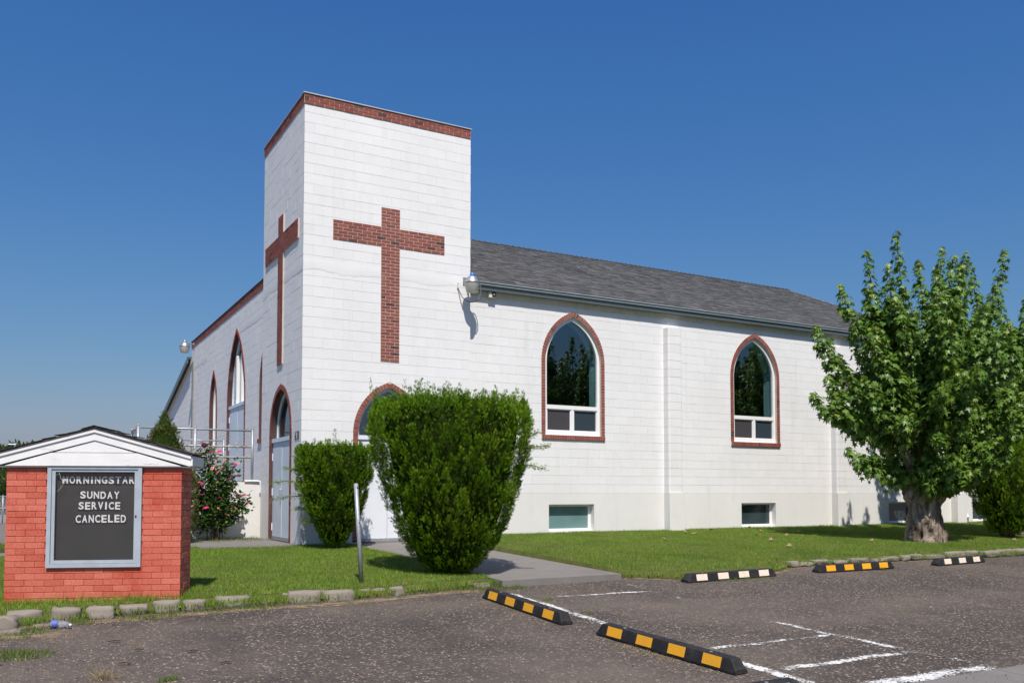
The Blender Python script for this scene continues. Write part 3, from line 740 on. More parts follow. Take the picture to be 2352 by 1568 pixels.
def church_window(op, fr, flip, single, lower=True):
    mb = MB(); cx, w = op['cx'], op['w']; n0, n1 = -.13, -.055; zb = op['zb'] + .0
    arch_frame(op, fr, flip, -.0, .075, n0, n1, zb, mb)
    bar(mb, fr, flip, cx - w + .0755, cx + w - .0755, zb + .001, zb + .095, n0, n1 + .012)
    bar(mb, fr, flip, cx - w + .0755, cx + w - .0755, 2.93, 3.02, n0, n1 + .008)
    bar(mb, fr, flip, cx - .035, cx + .035, zb + .0955, 2.9295, n0, n1 + .004)
    # bead round the lower panes
    for a, b in ((cx - w + .0757, cx - .0352), (cx + .0352, cx + w - .0757)):
        for q in ((a, a + .022, zb + .0957, 2.9293), (b - .022, b, zb + .0957, 2.9293)): bar(mb, fr, flip, *q, n0, n1 - .012)
        bar(mb, fr, flip, a + .0222, b - .0222, zb + .0957, zb + .118, n0, n1 - .012); bar(mb, fr, flip, a + .0222, b - .0222, 2.905, 2.9293, n0, n1 - .012)
    wo = mb.obj('window', 'vinyl_white', CH)
    arch_pane(op, fr, flip, .074, -.10, 3.02, 'window_glass', wo)
    m = MB(); bar(m, fr, flip, cx - w + .098, cx - .0572, zb + .118, 2.905, -.104, -.09); m.obj('insect_screen', 'insect_screen', wo)
    m = MB(); bar(m, fr, flip, cx + .0572, cx + w - .098, zb + .118, 2.905, -.104, -.098); m.obj('glass', 'obscure_glass', wo)
    surround(op, fr, flip, CH, single, True)
    # plastered reveal and pale roller blind edge inside
    m = MB(); arch_frame(op, fr, flip, -.004, .05, -.42, -.135, zb, m); m.obj('inner_reveal', 'vinyl_white', wo)
    return wo
church_window(W1, FR(NY), False, True); church_window(W2, FR(NY), False, False); church_window(W3, FR(NY), False, False)

def lancet(op, fr, flip):
    mb = MB(); cx, w, zb = op['cx'], op['w'], op['zb']
    arch_frame(op, fr, flip, .0, .07, -.15, -.08, zb, mb); bar(mb, fr, flip, cx - w + .0705, cx + w - .0705, zb + .001, zb + .08, -.15, -.07)
    wo = mb.obj('window', 'vinyl_white', CH); arch_pane(op, fr, flip, .069, -.12, zb + .08, 'window_glass', wo)
    m = MB(); arch_frame(op, fr, flip, -.002, .03, -.2, -.155, zb, m); m.obj('inner_reveal', 'vinyl_white', wo)
    surround(op, fr, flip, CH, False, True)
lancet(FA, FL(FX), True); lancet(FB, FL(FX), True)

def arched_door(op, fr, flip, door_top, floor, mat, label, recess=-.10, surround_name='door_surround', trim=.05, leaf=None):
    leaf = recess if leaf is None else leaf
    mb = MB(); cx, w = op['cx'], op['w']
    arch_frame(op, fr, flip, .0, trim, -.19, recess + .02, door_top + .09, mb)
    bar(mb, fr, flip, cx - w + .004, cx + w - .004, door_top + .004, door_top + .088, -.19, leaf + .03)
    wo = mb.obj('door_frame', mat, CH)
    if label: wo['label'] = label
    arch_pane(op, fr, flip, trim - .001, -.14, door_top + .088, 'window_glass', wo)
    for s in (-1, 1):
        a, b = (cx - w + .012, cx - .004) if s < 0 else (cx + .004, cx + w - .012)
        m = MB(); bar(m, fr, flip, a, b, floor + .03, door_top, -.17, leaf + (.004 if s > 0 else 0)); d = m.obj('door', mat, CH)
        m = MB(); bar(m, fr, flip, a + .005, b - .005, floor + .03, floor + .085, leaf, leaf + .012); m.obj('kick_strip', 'galvanised', d)
        for hz in (.2, .95, 1.7):
            e = a if s < 0 else b
            m = MB(); bar(m, fr, flip, e - .012, e + .012, floor + hz, floor + hz + .16, leaf, leaf + .02); m.obj('hinge', mat, d)
        if s < 0:
            m = MB(); c = cx - .05
            bar(m, fr, flip, c - .02, c + .02, floor + .93, floor + 1.12, leaf, leaf + .012)
            m.tube([Vector(fr(c, floor + 1.09, leaf + .012)), Vector(fr(c, floor + 1.08, leaf + .06)), Vector(fr(c, floor + .97, leaf + .06)), Vector(fr(c, floor + .95, leaf + .012))], .009, 6); m.obj('handle', 'galvanised', d)
    m = MB(); bar(m, fr, flip, cx - .0045, cx + .0045, floor + .03, door_top, -.165, leaf - .02); m.obj('door_seam', 'dark_seam', wo)
    surround(op, fr, flip, CH, False, False, jamb_to=floor + .02, name=surround_name)
arched_door(TD, FR(0.), False, 2.08, 0., 'door_white', 'white double door with arched light in tower side')
arched_door(TF, FL(0.), True, 2.08, 0., 'door_paint', 'pale blue double door with arched light in tower front', recess=-.14, leaf=-.045)
arched_door(FC, FL(FX), True, 3.30, 1.24, 'door_paint', 'pale blue double door at the top of the front landing', recess=-.12, leaf=-.045)
# white mullions in the front centre window
mb = MB(); 
for du in (-.3, .3): bar(mb, FL(FX), True, FC['cx'] + du - .05, FC['cx'] + du + .05, 3.39, 4.72, -.16, -.06)
mb.obj('mullion', 'vinyl_white', CH)
# thresholds and rooms behind the doors
mb = MB(); mb.box(1.815 - .66, 1.815 + .66, .0, .2, -.4, .028, 0); mb.box(.0, .2, 1.585 - .77, 1.585 + .77, -.4, .027, 0); mb.obj('threshold', 'concrete', CH)
mb = MB(); mb.box(.25, 3.4, .25, 3.0, -.1, -.0, 0); mb.obj('tower_floor', 'interior_wall', CH)

# basement windows
for i, b in enumerate(BWN):
    y = NY if i < 3 else NY + .01; cx, w = b['cx'], b['w']; fr = FR(y); mb = MB(); n0, n1 = -.2, -.15
    bar(mb, fr, False, cx - w + .001, cx + w - .001, .136, .19, n0, n1 + .02); bar(mb, fr, False, cx - w + .001, cx + w - .001, .695, .744, n0, n1)
    bar(mb, fr, False, cx - w + .001, cx - w + .05, .1905, .6945, n0, n1); bar(mb, fr, False, cx + w - .07, cx + w - .001, .1905, .6945, n0, n1)
    wo = mb.obj('basement_window', 'vinyl_white', CH); m = MB(); bar(m, fr, False, cx - w + .0505, cx + w - .0705, .1905, .6945, n0, -.17)
    m.obj('glass', 'basement_glass' if i == 0 else 'basement_glass_dark', wo)
    m = MB(); bar(m, fr, False, cx - w - .01, cx + w + .01, .1, .78, -.30, -.202); m.obj('inner_panel', 'interior_wall', wo)

# pilasters: one rounded block to a course
for x0, x1 in ((9.04, 9.47), (14.94, 15.36), (20.2, 20.60)):
    mb = MB(); po = None
    def pil(x0, x1, z0, z1, p, r=.045):
        q = []; y1 = NY + .02; y0 = NY - p
        q += [(x0, y1)] + [(x0 + r - r * math.cos(a), y0 + r - r * math.sin(a)) for a in (0, .5, 1.05, math.pi / 2)]
        q += [(x1 - r + r * math.sin(a), y0 + r - r * math.cos(a)) for a in (0, .5, 1.05, math.pi / 2)] + [(x1, y1)]
        n = len(q); mb.add([(x, y, z0) for x, y in q] + [(x, y, z1) for x, y in q], [tuple(range(n))[::-1], tuple(range(n, 2 * n))] + [(i, (i + 1) % n, (i + 1) % n + n, i + n) for i in range(n)])
    z = 1.0
    while z < 5.05: pil(x0 + random.uniform(0, .003), x1, z + .003, z + CZ - .003, .2 + random.uniform(-.002, .002)); z += CZ
    po = mb.obj('pilaster', 'white_block', CH, smooth=False)
    mb = MB(); pil(x0 - .01, x1 + .03, -.5, .998, .235, .02); mb.obj('pilaster_foot', 'white_plinth', po)
    mb = MB(); pil(x0 + .01, x1 - .01, .99, 5.05, .19, .04); mb.obj('pilaster_core', 'mortar_grime', po)

# eaves: trim, fascia, gutter, roof
mb = MB(); mb.box(3.66, 20.62, NY - .022, NY + .05, 5.30, 5.40, 0); mb.obj('eave_trim', 'cream_paint', CH)
mb = MB(); mb.box(3.66, 20.66, NY - .06, NY + .05, 5.403, 5.56, 0); mb.obj('fascia', 'cream_paint', CH)
gp = [(-.062, 5.575), (-.19, 5.575), (-.215, 5.56), (-.20, 5.52), (-.175, 5.47), (-.165, 5.41), (-.062, 5.41)]
gp = [(NY + a, z) for a, z in gp]
mb = MB(); n = len(gp); mb.add([(3.67, y, z) for y, z in gp] + [(20.7, y, z) for y, z in gp], [tuple(range(n)), tuple(range(2 * n - 1, n - 1, -1))] + [(i, i + n, (i + 1) % n + n, (i + 1) % n) for i in range(n)], 0); mb.obj('gutter', 'gutter_metal', CH)
mb = MB(); mb.box(3.67, 20.7, NY - .222, NY - .19, 5.572, 5.584, 0); mb.box(3.67, 20.7, NY - .212, NY - .19, 5.516, 5.526, 0); mb.obj('gutter_lip', 'flashing', CH)
EY, EZ, RY, RZ = NY - .12, 5.60, 7.1, 8.80; RX0, RX1 = 3.66, 20.74
sl_ = (RZ - EZ) / (RY - EY); LS = math.hypot(RZ - EZ, RY - EY); dy, dz = (RY - EY) / LS, (RZ - EZ) / LS
mb = MB()
for s in (1, -1):
    f = (lambda y: y) if s > 0 else (lambda y: 2 * RY - y)
    V = [(RX0, f(EY), EZ - .03), (RX1, f(EY), EZ - .03), (RX1, f(RY), RZ - .03), (RX0, f(RY), RZ - .03), (RX0, f(EY), EZ - .11), (RX1, f(EY), EZ - .11), (RX1, f(RY), RZ - .11), (RX0, f(RY), RZ - .11)]
    mb.add(V, [(0, 1, 2, 3), (7, 6, 5, 4), (0, 4, 5, 1), (1, 5, 6, 2), (3, 7, 4, 0)], .3)
roof = mb.obj('roof', 'shingle', CH)
sh = MB(); ex = .14; ncs = int(LS / ex) + 1
for s in (1, -1):
    f = (lambda y: y) if s > 0 else (lambda y: 2 * RY - y)
    for c in range(ncs):
        d0 = c * ex; d1 = min(LS, d0 + ex + .04); x = RX0 - random.uniform(0, .3)
        while x < RX1:
            wd = random.uniform(.10, .34); a, b = max(RX0, x), min(RX1, x + wd - .004)
            if b - a > .02:
                th = random.choice((.007, .007, .013)); off = random.choice((0, 0, .012)); nx, nz = -dz, dy
                y0, z0 = EY + dy * (d0 + off), EZ - .03 + dz * (d0 + off); y1, z1 = EY + dy * d1, EZ - .03 + dz * d1
                lo = .006; q = lambda y, z, t: (f(y - dz * t), z + dy * t)
                p0, p1, p2 = q(y0, z0, lo + th), q(y1, z1, lo), q(y0, z0, .0)
                V = [(a, *p0), (b, *p0), (b, *p1), (a, *p1), (a, *p2), (b, *p2)]
                F = [(0, 1, 2, 3), (4, 5, 1, 0)]
                if s < 0: F = [g[::-1] for g in F]
                sh.add(V, F, min(1, max(0, random.gauss(.45, .24))))
            x += wd
sh.obj('shingle', 'shingle', roof, kind='stuff')
mb = MB(); x = RX0
while x < RX1 - .02:
    b = min(RX1, x + .2); mb.add([(x, RY - .14, RZ - .065), (b + .03, RY - .14, RZ - .075), (b + .03, RY, RZ - .012), (x, RY, RZ + .012), (x, RY + .14, RZ - .065), (b + .03, RY + .14, RZ - .075), (x, RY - .14, RZ - .085), (x, RY + .14, RZ - .085), (x, RY, RZ - .02)],
            [(0, 1, 2, 3), (3, 2, 5, 4), (6, 0, 3, 8), (8, 3, 4, 7)], random.uniform(.05, .4)); x += .2
mb.obj('ridge_cap', 'shingle', roof, kind='stuff')
mb = MB(); mb.add([(20.70, EY, EZ - .16), (20.70, RY, RZ - .16), (20.70, RY, RZ - .02), (20.70, EY, EZ - .02), (20.76, EY, EZ - .16), (20.76, RY, RZ - .16), (20.76, RY, RZ - .02), (20.76, EY, EZ - .02)], [(0, 1, 2, 3), (7, 6, 5, 4), (3, 2, 6, 7), (0, 3, 7, 4), (0, 4, 5, 1)], 0); mb.obj('rake_board', 'cream_paint', CH)
# wing roof
mb = MB(); z1, z2 = wing_top(14.9), wing_top(27.4)
for d0, d1, xo, mat in ((.0, .06, -.2, 0),):
    mb.add([(WX - .16, 14.9, z1 + .02), (WX - .16, 27.4, z2 + .02), (20, 27.4, z2 + .02), (20, 14.9, z1 + .02), (WX - .16, 14.9, z1 + .1), (WX - .16, 27.4, z2 + .1), (20, 27.4, z2 + .1), (20, 14.9, z1 + .1)], [(0, 1, 2, 3), (7, 6, 5, 4), (0, 4, 5, 1), (1, 5, 6, 2), (0, 3, 7, 4)], .4)
wr_ = mb.obj('wing_roof', 'shingle', CH)
mb = MB(); mb.add([(WX - .18, 14.9, z1 - .12), (WX - .18, 27.4, z2 - .12), (WX - .18, 27.4, z2 + .03), (WX - .18, 14.9, z1 + .03), (WX - .14, 14.9, z1 - .12), (WX - .14, 27.4, z2 - .12), (WX - .14, 27.4, z2 + .03), (WX - .14, 14.9, z1 + .03)], [(0, 1, 2, 3)[::-1], (7, 6, 5, 4)[::-1], (0, 4, 5, 1)[::-1], (0, 3, 7, 4)], 0); mb.obj('rake_board', 'gutter_metal', wr_)
mb = MB(); mb.add([(WX - .05, 14.4, z1 - .06), (WX - .05, 27, wing_top(27) - .14), (WX - .05, 27, wing_top(27) - .0), (WX - .05, 14.4, z1 + .1), (WX - .01, 14.4, z1 - .06), (WX - .01, 27, wing_top(27) - .14), (WX - .01, 27, wing_top(27)), (WX - .01, 14.4, z1 + .1)], [(0, 1, 2, 3)[::-1], (7, 6, 5, 4)[::-1], (0, 4, 5, 1)[::-1], (0, 3, 7, 4)], 0); mb.obj('rake_trim', 'cream_paint', wr_)
# downspout
DS = MB(); DS.box(20.70, 20.80, NY - .10, NY - .02, .32, 3.9, 0); ds = DS.obj('downspout', 'cream_paint', CH)
m = MB(); m.lathe([(.06, .0), (.09, .02), (.09, .14), (.11, .15), (.11, .18), (.06, .28)], (20.75, NY - .09, .1), 16); m.obj('drain_collar', 'vinyl_white', ds, True)

# house number 631
def text_mesh(ch, name, fat=.027):
    cu = bpy.data.curves.new('t', 'FONT'); cu.body = ch; cu.size = 1; cu.extrude = .05; cu.offset = fat; cu.resolution_u = 4
    to = bpy.data.objects.new('t', cu); COL.objects.link(to); dg = bpy.context.evaluated_depsgraph_get(); dg.update()
    me = bpy.data.meshes.new_from_object(to.evaluated_get(dg)); me.name = name; bpy.data.objects.remove(to, do_unlink=True); bpy.data.curves.remove(cu)
    co = np.empty(len(me.vertices) * 3, np.float32); me.vertices.foreach_get('co', co); co = co.reshape(-1, 3)
    lo, hi = co.min(0), co.max(0); co = (co - (lo + hi) / 2) / np.maximum(hi - lo, 1e-6)        # unit box, centred
    me.vertices.foreach_set('co', co.ravel()); me.update(); return me, (hi - lo)[0] / (hi - lo)[1]
GLY = {}
def glyph(ch, mat):
    if (ch, mat) not in GLY:
        me, asp = text_mesh(ch, 'letter'); me.materials.append(M[mat]); GLY[(ch, mat)] = (me, asp)
    return GLY[(ch, mat)]
for ch, y, w in (('6', .40, .095), ('3', .27, .095), ('1', .165, .04)):
    me, _ = text_mesh(ch, 'number_digit', .0); me.materials.append(M['black_plastic']); o = bpy.data.objects.new('number_digit', me); link(o, CH)
    o.matrix_basis = basis(Vector((-.006, y, 2.135)), Vector((0, -w, 0)), Vector((0, 0, .175)), Vector((-.005, 0, 0)))

# ------------------------------------------------------------------ lamps and camera box on the walls
def yard_lamp(loc, arm_vec, label, scale=1., blue=True):
    L = empty('security_light', loc); tag(L, label, 'wall lamp')
    m = MB(); m.lathe([(.055, .02), (.06, .06), (.10, .085), (.115, .10), (.17, -.045)][:3] + [(.105, .02)][:0], (0, 0, 0), 20); 
    h = MB(); h.lathe([(.175, -.06), (.172, -.045), (.118, .03), (.11, .06), (.095, .075)], (0, 0, 0), 24); h.obj('shade', 'lamp_metal', L, True)
    g = MB(); g.lathe([(.125, -.25), (.13, -.245), (.165, -.07), (.168, -.062)], (0, 0, 0), 24); g.obj('lens', 'lamp_lens', L, True)
    p = MB(); p.lathe([(.045, .076), (.05, .085), (.05, .15), (.04, .155)], (0, 0, 0), 14); p.obj('photocell', 'photocell_blue' if blue else 'lamp_metal', L, True)
    a = MB(); av = Vector(arm_vec); a.tube([(0, 0, .06), tuple(av * .5 + Vector((0, 0, .06))), tuple(av + Vector((0, 0, .05)))], .022, 8)
    d = av.normalized(); q = Vector((-d.y, d.x, 0)); a.obox(av + Vector((0, 0, .05)) - d * .01, d, q, (0, 0, 1), .012, .06, .08); a.obj('arm', 'lamp_metal', L)
    return L
LP = yard_lamp((3.53, -.33, 5.50), (0, .325, 0), 'grey security light with blue photocell at the tower corner')
c = MB(); pts = [(.05, 0, .13), (.12, .0, .13), (.17, .01, .05), (.21, .02, -.1), (.215, .03, -.25), (.17, .05, -.38), (.06, .08, -.44), (-.04, .14, -.42), (-.12, .22, -.33), (-.17, .30, -.15), (-.19, .325, -.05)]
def smooth_path(p, n=5):
    p = [Vector(a) for a in p]; out = []
    for i in range(len(p) - 1):
        a, b, c_, d = p[max(i - 1, 0)], p[i], p[i + 1], p[min(i + 2, len(p) - 1)]
        for k in range(n):
            t_ = k / n; out.append(.5 * ((2 * b) + (c_ - a) * t_ + (2 * a - 5 * b + 4 * c_ - d) * t_ ** 2 + (3 * b - a - 3 * c_ + d) * t_ ** 3))
    return out + [p[-1]]
c.tube(smooth_path(pts), .011, 7); c.obj('cable', 'cable_grey', LP, True)
c = MB(); c.box(-.20, -.165, .3, .329, -.12, .0, 0); c.obj('junction_box', 'cream_paint', LP)
yard_lamp((-.07, 13.83, 5.92), (.31, .06, .0), 'small security light at the far left end of the front wall', 1, False)
CB = empty('security_camera', (4.21, NY - .002, 5.345)); tag(CB, 'small beige security camera box under the eave', 'camera')
m = MB(); m.box(-.085, .085, -.12, -.0, -.065, .055, 0); m.obj('housing', 'cream_paint', CB)
m = MB(); m.box(-.01, .078, -.135, -.1205, -.045, .045, 0); m.obj('lens_window', 'black_plastic', CB)
m = MB(); m.box(.02, .045, -.139, -.1355, -.012, .014, 0); m.obj('lens', 'flashing', CB)

# ------------------------------------------------------------------ stair wall, landing, fence
ST = empty('stair_landing', (-1.4, 3.45, 0)); tag(ST, 'white painted concrete landing wall beside the tower front doors', 'landing')
def chip(mb, x0, x1, y0, y1, z0, z1): mb.box(x0, x1, y0, y1, z0, z1, 0)
m = MB(); m.box(-2.62, .18, 3.45, 3.65, -.5, 1.255, 0); o = m.obj('wall', 'white_plinth', ST); o.matrix_parent_inverse = ST.matrix_world.inverted() if False else Matrix.Translation((1.4, -3.45, 0))
m = MB(); m.box(-2.62, .2, 3.651, 10.2, -.5, 1.22, 0); o = m.obj('landing_floor', 'concrete', ST); o.matrix_parent_inverse = Matrix.Translation((1.4, -3.45, 0))
m = MB(); m.tube(smooth_path([(-.32, 3.43, 1.27), (-.2, 3.425, 1.275), (-.02, 3.42, 1.27), (.03, 3.42, 1.23), (.03, 3.42, .98)], 4), .022, 8); o = m.obj('pipe', 'vinyl_white', ST, True); o.matrix_parent_inverse = Matrix.Translation((1.4, -3.45, 0))
def fence(name, p0, p1, h, posts, rails, label, zb, rust=True, mesh_=True):
    F_ = empty(name, p0); tag(F_, label, 'fence'); d = Vector(p1) - Vector(p0); L = d.length; d.normalize()
    for q in posts:
        m = MB(); m.tube([d * q + Vector((0, 0, zb)), d * q + Vector((0, 0, h + .03))], .03, 8); m.lathe([(.033, h + .028), (.03, h + .05), (.012, h + .065)], tuple(d * q)[:2] + (0,), 8); m.obj('post', 'galvanised', F_, True)
    for q in rails:
        m = MB(); m.tube([d * 0 + Vector((0, 0, q)), d * L + Vector((0, 0, q))], .021, 8); m.obj('rail', 'rusty_pipe' if q < h - .1 else 'galvanised', F_, True)
    if mesh_:
        m = MB(); pitch = .075; s = -h
        while s < L:
            for sg in (1, -1):
                a0, z0_, a1, z1_ = s, zb, s + (h - zb), h
                if sg < 0: z0_, z1_ = h, zb
                if a0 < 0: k = -a0 / (a1 - a0); z0_ += (z1_ - z0_) * k; a0 = 0
                if a1 > L: k = (L - a0) / (a1 - a0); z1_ = z0_ + (z1_ - z0_) * k; a1 = L
                if a1 - a0 > .02: m.tube([d * a0 + Vector((0, .0 + .003 * sg, z0_)), d * a1 + Vector((0, .003 * sg, z1_))], .0022, 3, False)
            s += pitch
        m.obj('chain_link', 'galvanised', F_, kind='stuff')
    return F_
fence('chain_link_fence', (-.13, 3.55, 0), (-2.6, 3.55, 0), 2.42, (0, 1.25, 2.42), (2.42, 2.05, 1.81), 'chain link fence with rusty rails on the near side of the landing', 1.25)
fence('chain_link_fence', (.12, 8.0, 0), (-1.05, 8.0, 0), 2.45, (0.02, 1.15), (2.43, 2.07, 1.75), 'pipe railing crossing the landing behind the near fence', 1.22, mesh_=False)
fence('chain_link_fence', (-2.55, 3.62, 0), (-2.55, 4.9, 0), 2.40, (1.2,), (2.40, 1.4), 'chain link fence along the outer side of the landing', 1.22)

# ------------------------------------------------------------------ notice board sign
SGN = empty('notice_board', (-4.863, -5.784, 0), math.atan2(-.353, .936))
tag(SGN, 'red painted brick notice board with white gabled roof announcing a cancelled service', 'sign')
SWD, SD = 1.83, .52; ZT = 1.279; Z0 = ZT - 22 * .068
# local frame: x along the face, y into the sign, z up
PB = {}
def pbrick(L, dx):
    key = (round(L, 3), dx)
    if key not in PB:
        hx, hy = (L / 2, .03) if dx else (.03, L / 2)
        PB[key] = [bevel_box_mesh('brick', hx, hy, .0322, .0030, 'painted_brick') for _ in range(1)][0]
    return PB[key]
m = MB(); m.box(.018, .45, .018, SD - .018, Z0, ZT, 0); m.box(1.39, SWD - .018, .018, SD - .018, Z0, ZT, 0); m.box(.4505, 1.3895, .018, SD - .018, Z0, .183, 0); m.box(.4505, 1.3895, .30, SD - .02, .1835, ZT, 0)
body = m.obj('masonry', 'painted_mortar', SGN)
for k in range(22):
    z = Z0 + (k + .5) * .068; off = 0 if k % 2 else -.1016
    inwin = z + .03 > .187
    # front face
    u = off
    while u < SWD - .005:
        for a, b in ((max(0, u), min(SWD, u + .2032)),):
            spans = [(a, b)]
            if inwin: spans = [(s0, s1) for s0, s1 in ((a, min(b, .425)), (max(a, 1.413), b)) if s1 - s0 > .03]
            for s0, s1 in spans:
                e0 = .0 if s0 < .001 else .0008; e1 = .0 if s1 > SWD - .001 else .0008
                L = s1 - s0 - e0 - e1
                if L > .02:
                    o = bpy.data.objects.new('brick', pbrick(L, True)); link(o, body); o.location = ((s0 + e0 + s1 - e1) / 2, .03 + random.uniform(-.003, .002), z); o.rotation_euler = (random.uniform(-.012, .012), 0, random.uniform(-.008, .008))
        u += .2032
    for side in (0, 1):
        u = .0605 + (0 if k % 2 else -.1016)
        while u < SD - .005:
            a, b = max(.0605, u) + .0016, min(SD, u + .2032) - .0016
            if b - a > .02:
                o = bpy.data.objects.new('brick', pbrick(b - a, False)); link(o, body); o.location = (SWD - .03 + random.uniform(-.003, .003) if side else .03, (a + b) / 2, z)
            u += .2032
# cabinet
cab = MB(); cu0, cu1, cz0, cz1 = .428, 1.412, .187, 1.292
def cb(m, a, b, c_, d, y0, y1): m.box(a, b, y0, y1, c_, d, 0)
cb(cab, cu0, cu0 + .042, cz0, cz1, -.035, .29); cb(cab, cu1 - .042, cu1, cz0, cz1, -.035, .29); cb(cab, cu0 + .0425, cu1 - .0425, cz0, cz0 + .042, -.034, .29); cb(cab, cu0 + .0425, cu1 - .0425, cz1 - .028, cz1, -.034, .29)
cabo = cab.obj('cabinet', 'aluminium_paint', SGN)
m = MB(); a, b, c_, d = cu0 + .045, cu1 - .045, cz0 + .045, cz1 - .031
for q in ((a, a + .034, c_, d), (b - .034, b, c_, d), (a + .0345, b - .0345, c_, c_ + .034), (a + .0345, b - .0345, d - .026, d)): cb(m, *q, -.022, .0)
m.obj('door_frame', 'aluminium_paint', cabo)
m = MB(); cb(m, a + .03, b - .03, c_ + .03, d - .024, -.012, -.008); m.obj('glass', 'cabinet_glass', cabo)
m = MB(); cb(m, a, b, c_, d, .045, .06); lb = m.obj('letter_board', 'letter_board', cabo)
m = MB(); m.lathe([(.009, 0), (.009, .012), (.004, .014)], (0, 0, 0), 10); o = m.obj('lock', 'dark_seam', cabo); o.location = (1.352, -.022, .748); o.rotation_euler = (math.pi / 2, 0, 0)
# a crack in the upper left of the glass
m = MB(); ck = [(.512, 1.20), (.545, 1.215), (.56, 1.16), (.60, 1.115), (.57, 1.07), (.53, 1.02)]
for p, q in zip(ck, ck[1:]): m.tube([(p[0], -.014, p[1]), (q[0], -.014, q[1])], .0012, 4)
m.tube([(.545, -.014, 1.215), (.555, -.014, 1.235)], .0012, 4); m.obj('glass_crack', 'letter_white', cabo)
def row(txt, u0, u1, z0, z1):
    cell = (u1 - u0) / (len(txt) - (.35 * txt.count('I'))); u = u0
    for ch in txt:
        w = cell * (.65 if ch == 'I' else 1.0); me, asp = glyph(ch, 'letter_white')
        tm = MB(); tm.box(-w * .49, w * .49, -.001, .001, -(z1 - z0) * .58, (z1 - z0) * .58, 0)
        tl = tm.obj('letter_tile', 'letter_tile', SGN); tl.location = (u + w / 2, .040 + random.uniform(-.002, .002), (z0 + z1) / 2 + random.uniform(-.002, .002)); tl.rotation_euler = (0, random.uniform(-.02, .02), 0)
        o = bpy.data.objects.new('letter', me); link(o, tl); gw = w * (.42 if ch == 'I' else .80)
        o.matrix_basis = basis(Vector((0, -.003, 0)), Vector((gw, 0, 0)), Vector((0, 0, z1 - z0)), Vector((0, -.003, 0))); u += w
row('MORNINGSTAR', .555, 1.325, 1.106, 1.186); row('SUNDAY', .742, 1.166, .940, 1.020); row('SERVICE', .728, 1.178, .820, .902); row('CANCELED', .700, 1.240, .675, .760)
# roof: local u from -.11 to 1.94, ridge at .915
RU, RE, ZR, ZE = .915, 1.955, 1.725, 1.432; FY, BY = -.06, SD + .06
rs = (ZR - ZE) / (RE - RU)
m = MB()
for s in (1, -1):
    e = RU + s * (RE - RU); m.add([(RU, FY - .02, ZR), (e, FY - .02, ZE), (e, BY + .02, ZE), (RU, BY + .02, ZR), (RU, FY - .02, ZR - .018), (e, FY - .02, ZE - .018), (e, BY + .02, ZE - .018), (RU, BY + .02, ZR - .018)], [f if s > 0 else f[::-1] for f in ((0, 1, 2, 3), (7, 6, 5, 4), (0, 4, 5, 1), (1, 5, 6, 2), (2, 6, 7, 3))], 0)
sro = m.obj('roof', 'sign_shingle', SGN)
for s in (1, -1):       # shingle courses with loose, lifted tabs
    nrow = 8; wl_ = (RE - RU) / nrow
    for r in range(nrow):
        y = FY - .03 - random.uniform(0, .1)
        while y < BY + .03:
            y1 = min(BY + .03, y + random.uniform(.22, .32)); ya = max(FY - .03, y)
            if y1 - ya > .04:
                u_lo = RU + s * (wl_ * (r + 1) + .02); u_hi = RU + s * wl_ * r; zl = ZR - rs * (abs(u_lo - RU)); zh = ZR - rs * abs(u_hi - RU)
                lift = .006 + (random.random() < .25) * random.uniform(.006, .018)
                mm = MB(); mm.add([(u_lo, ya, zl + lift + .004), (u_lo, y1 - .004, zl + lift + .004 + random.uniform(-.003, .004)), (u_hi, y1 - .004, zh + .006), (u_hi, ya, zh + .006), (u_lo, ya, zl + lift), (u_lo, y1 - .004, zl + lift), (u_hi, y1 - .004, zh + .002), (u_hi, ya, zh + .002)], [f if s > 0 else f[::-1] for f in ((0, 1, 2, 3), (7, 6, 5, 4), (0, 4, 5, 1), (3, 7, 4, 0))], random.random())
                mm.obj('shingle', 'sign_shingle', sro)
            y = y1
for i in range(4):
    y0 = FY - .03 + i * .2; mm = MB(); mm.add([(RU - .14, y0, ZR - .02), (RU, y0, ZR + .022), (RU + .15, y0, ZR - .02), (RU - .14, y0 + .22, ZR - .028), (RU, y0 + .22, ZR + .012), (RU + .15, y0 + .22, ZR - .028)], [(0, 1, 4, 3), (1, 2, 5, 4)], .3); mm.obj('ridge_cap', 'sign_shingle', sro)
def gboard(name, poly, y0, y1, mat='peeling_white'):
    m = MB(); n = len(poly); m.add([(u, y0, z) for u, z in poly] + [(u, y1, z) for u, z in poly], [tuple(range(n)), tuple(range(2 * n - 1, n - 1, -1))] + [(i, i + n, (i + 1) % n + n, (i + 1) % n) for i in range(n)], 0); return m.obj(name, mat, SGN)
tl_ = lambda u, d: ZR - rs * abs(u - RU) - d
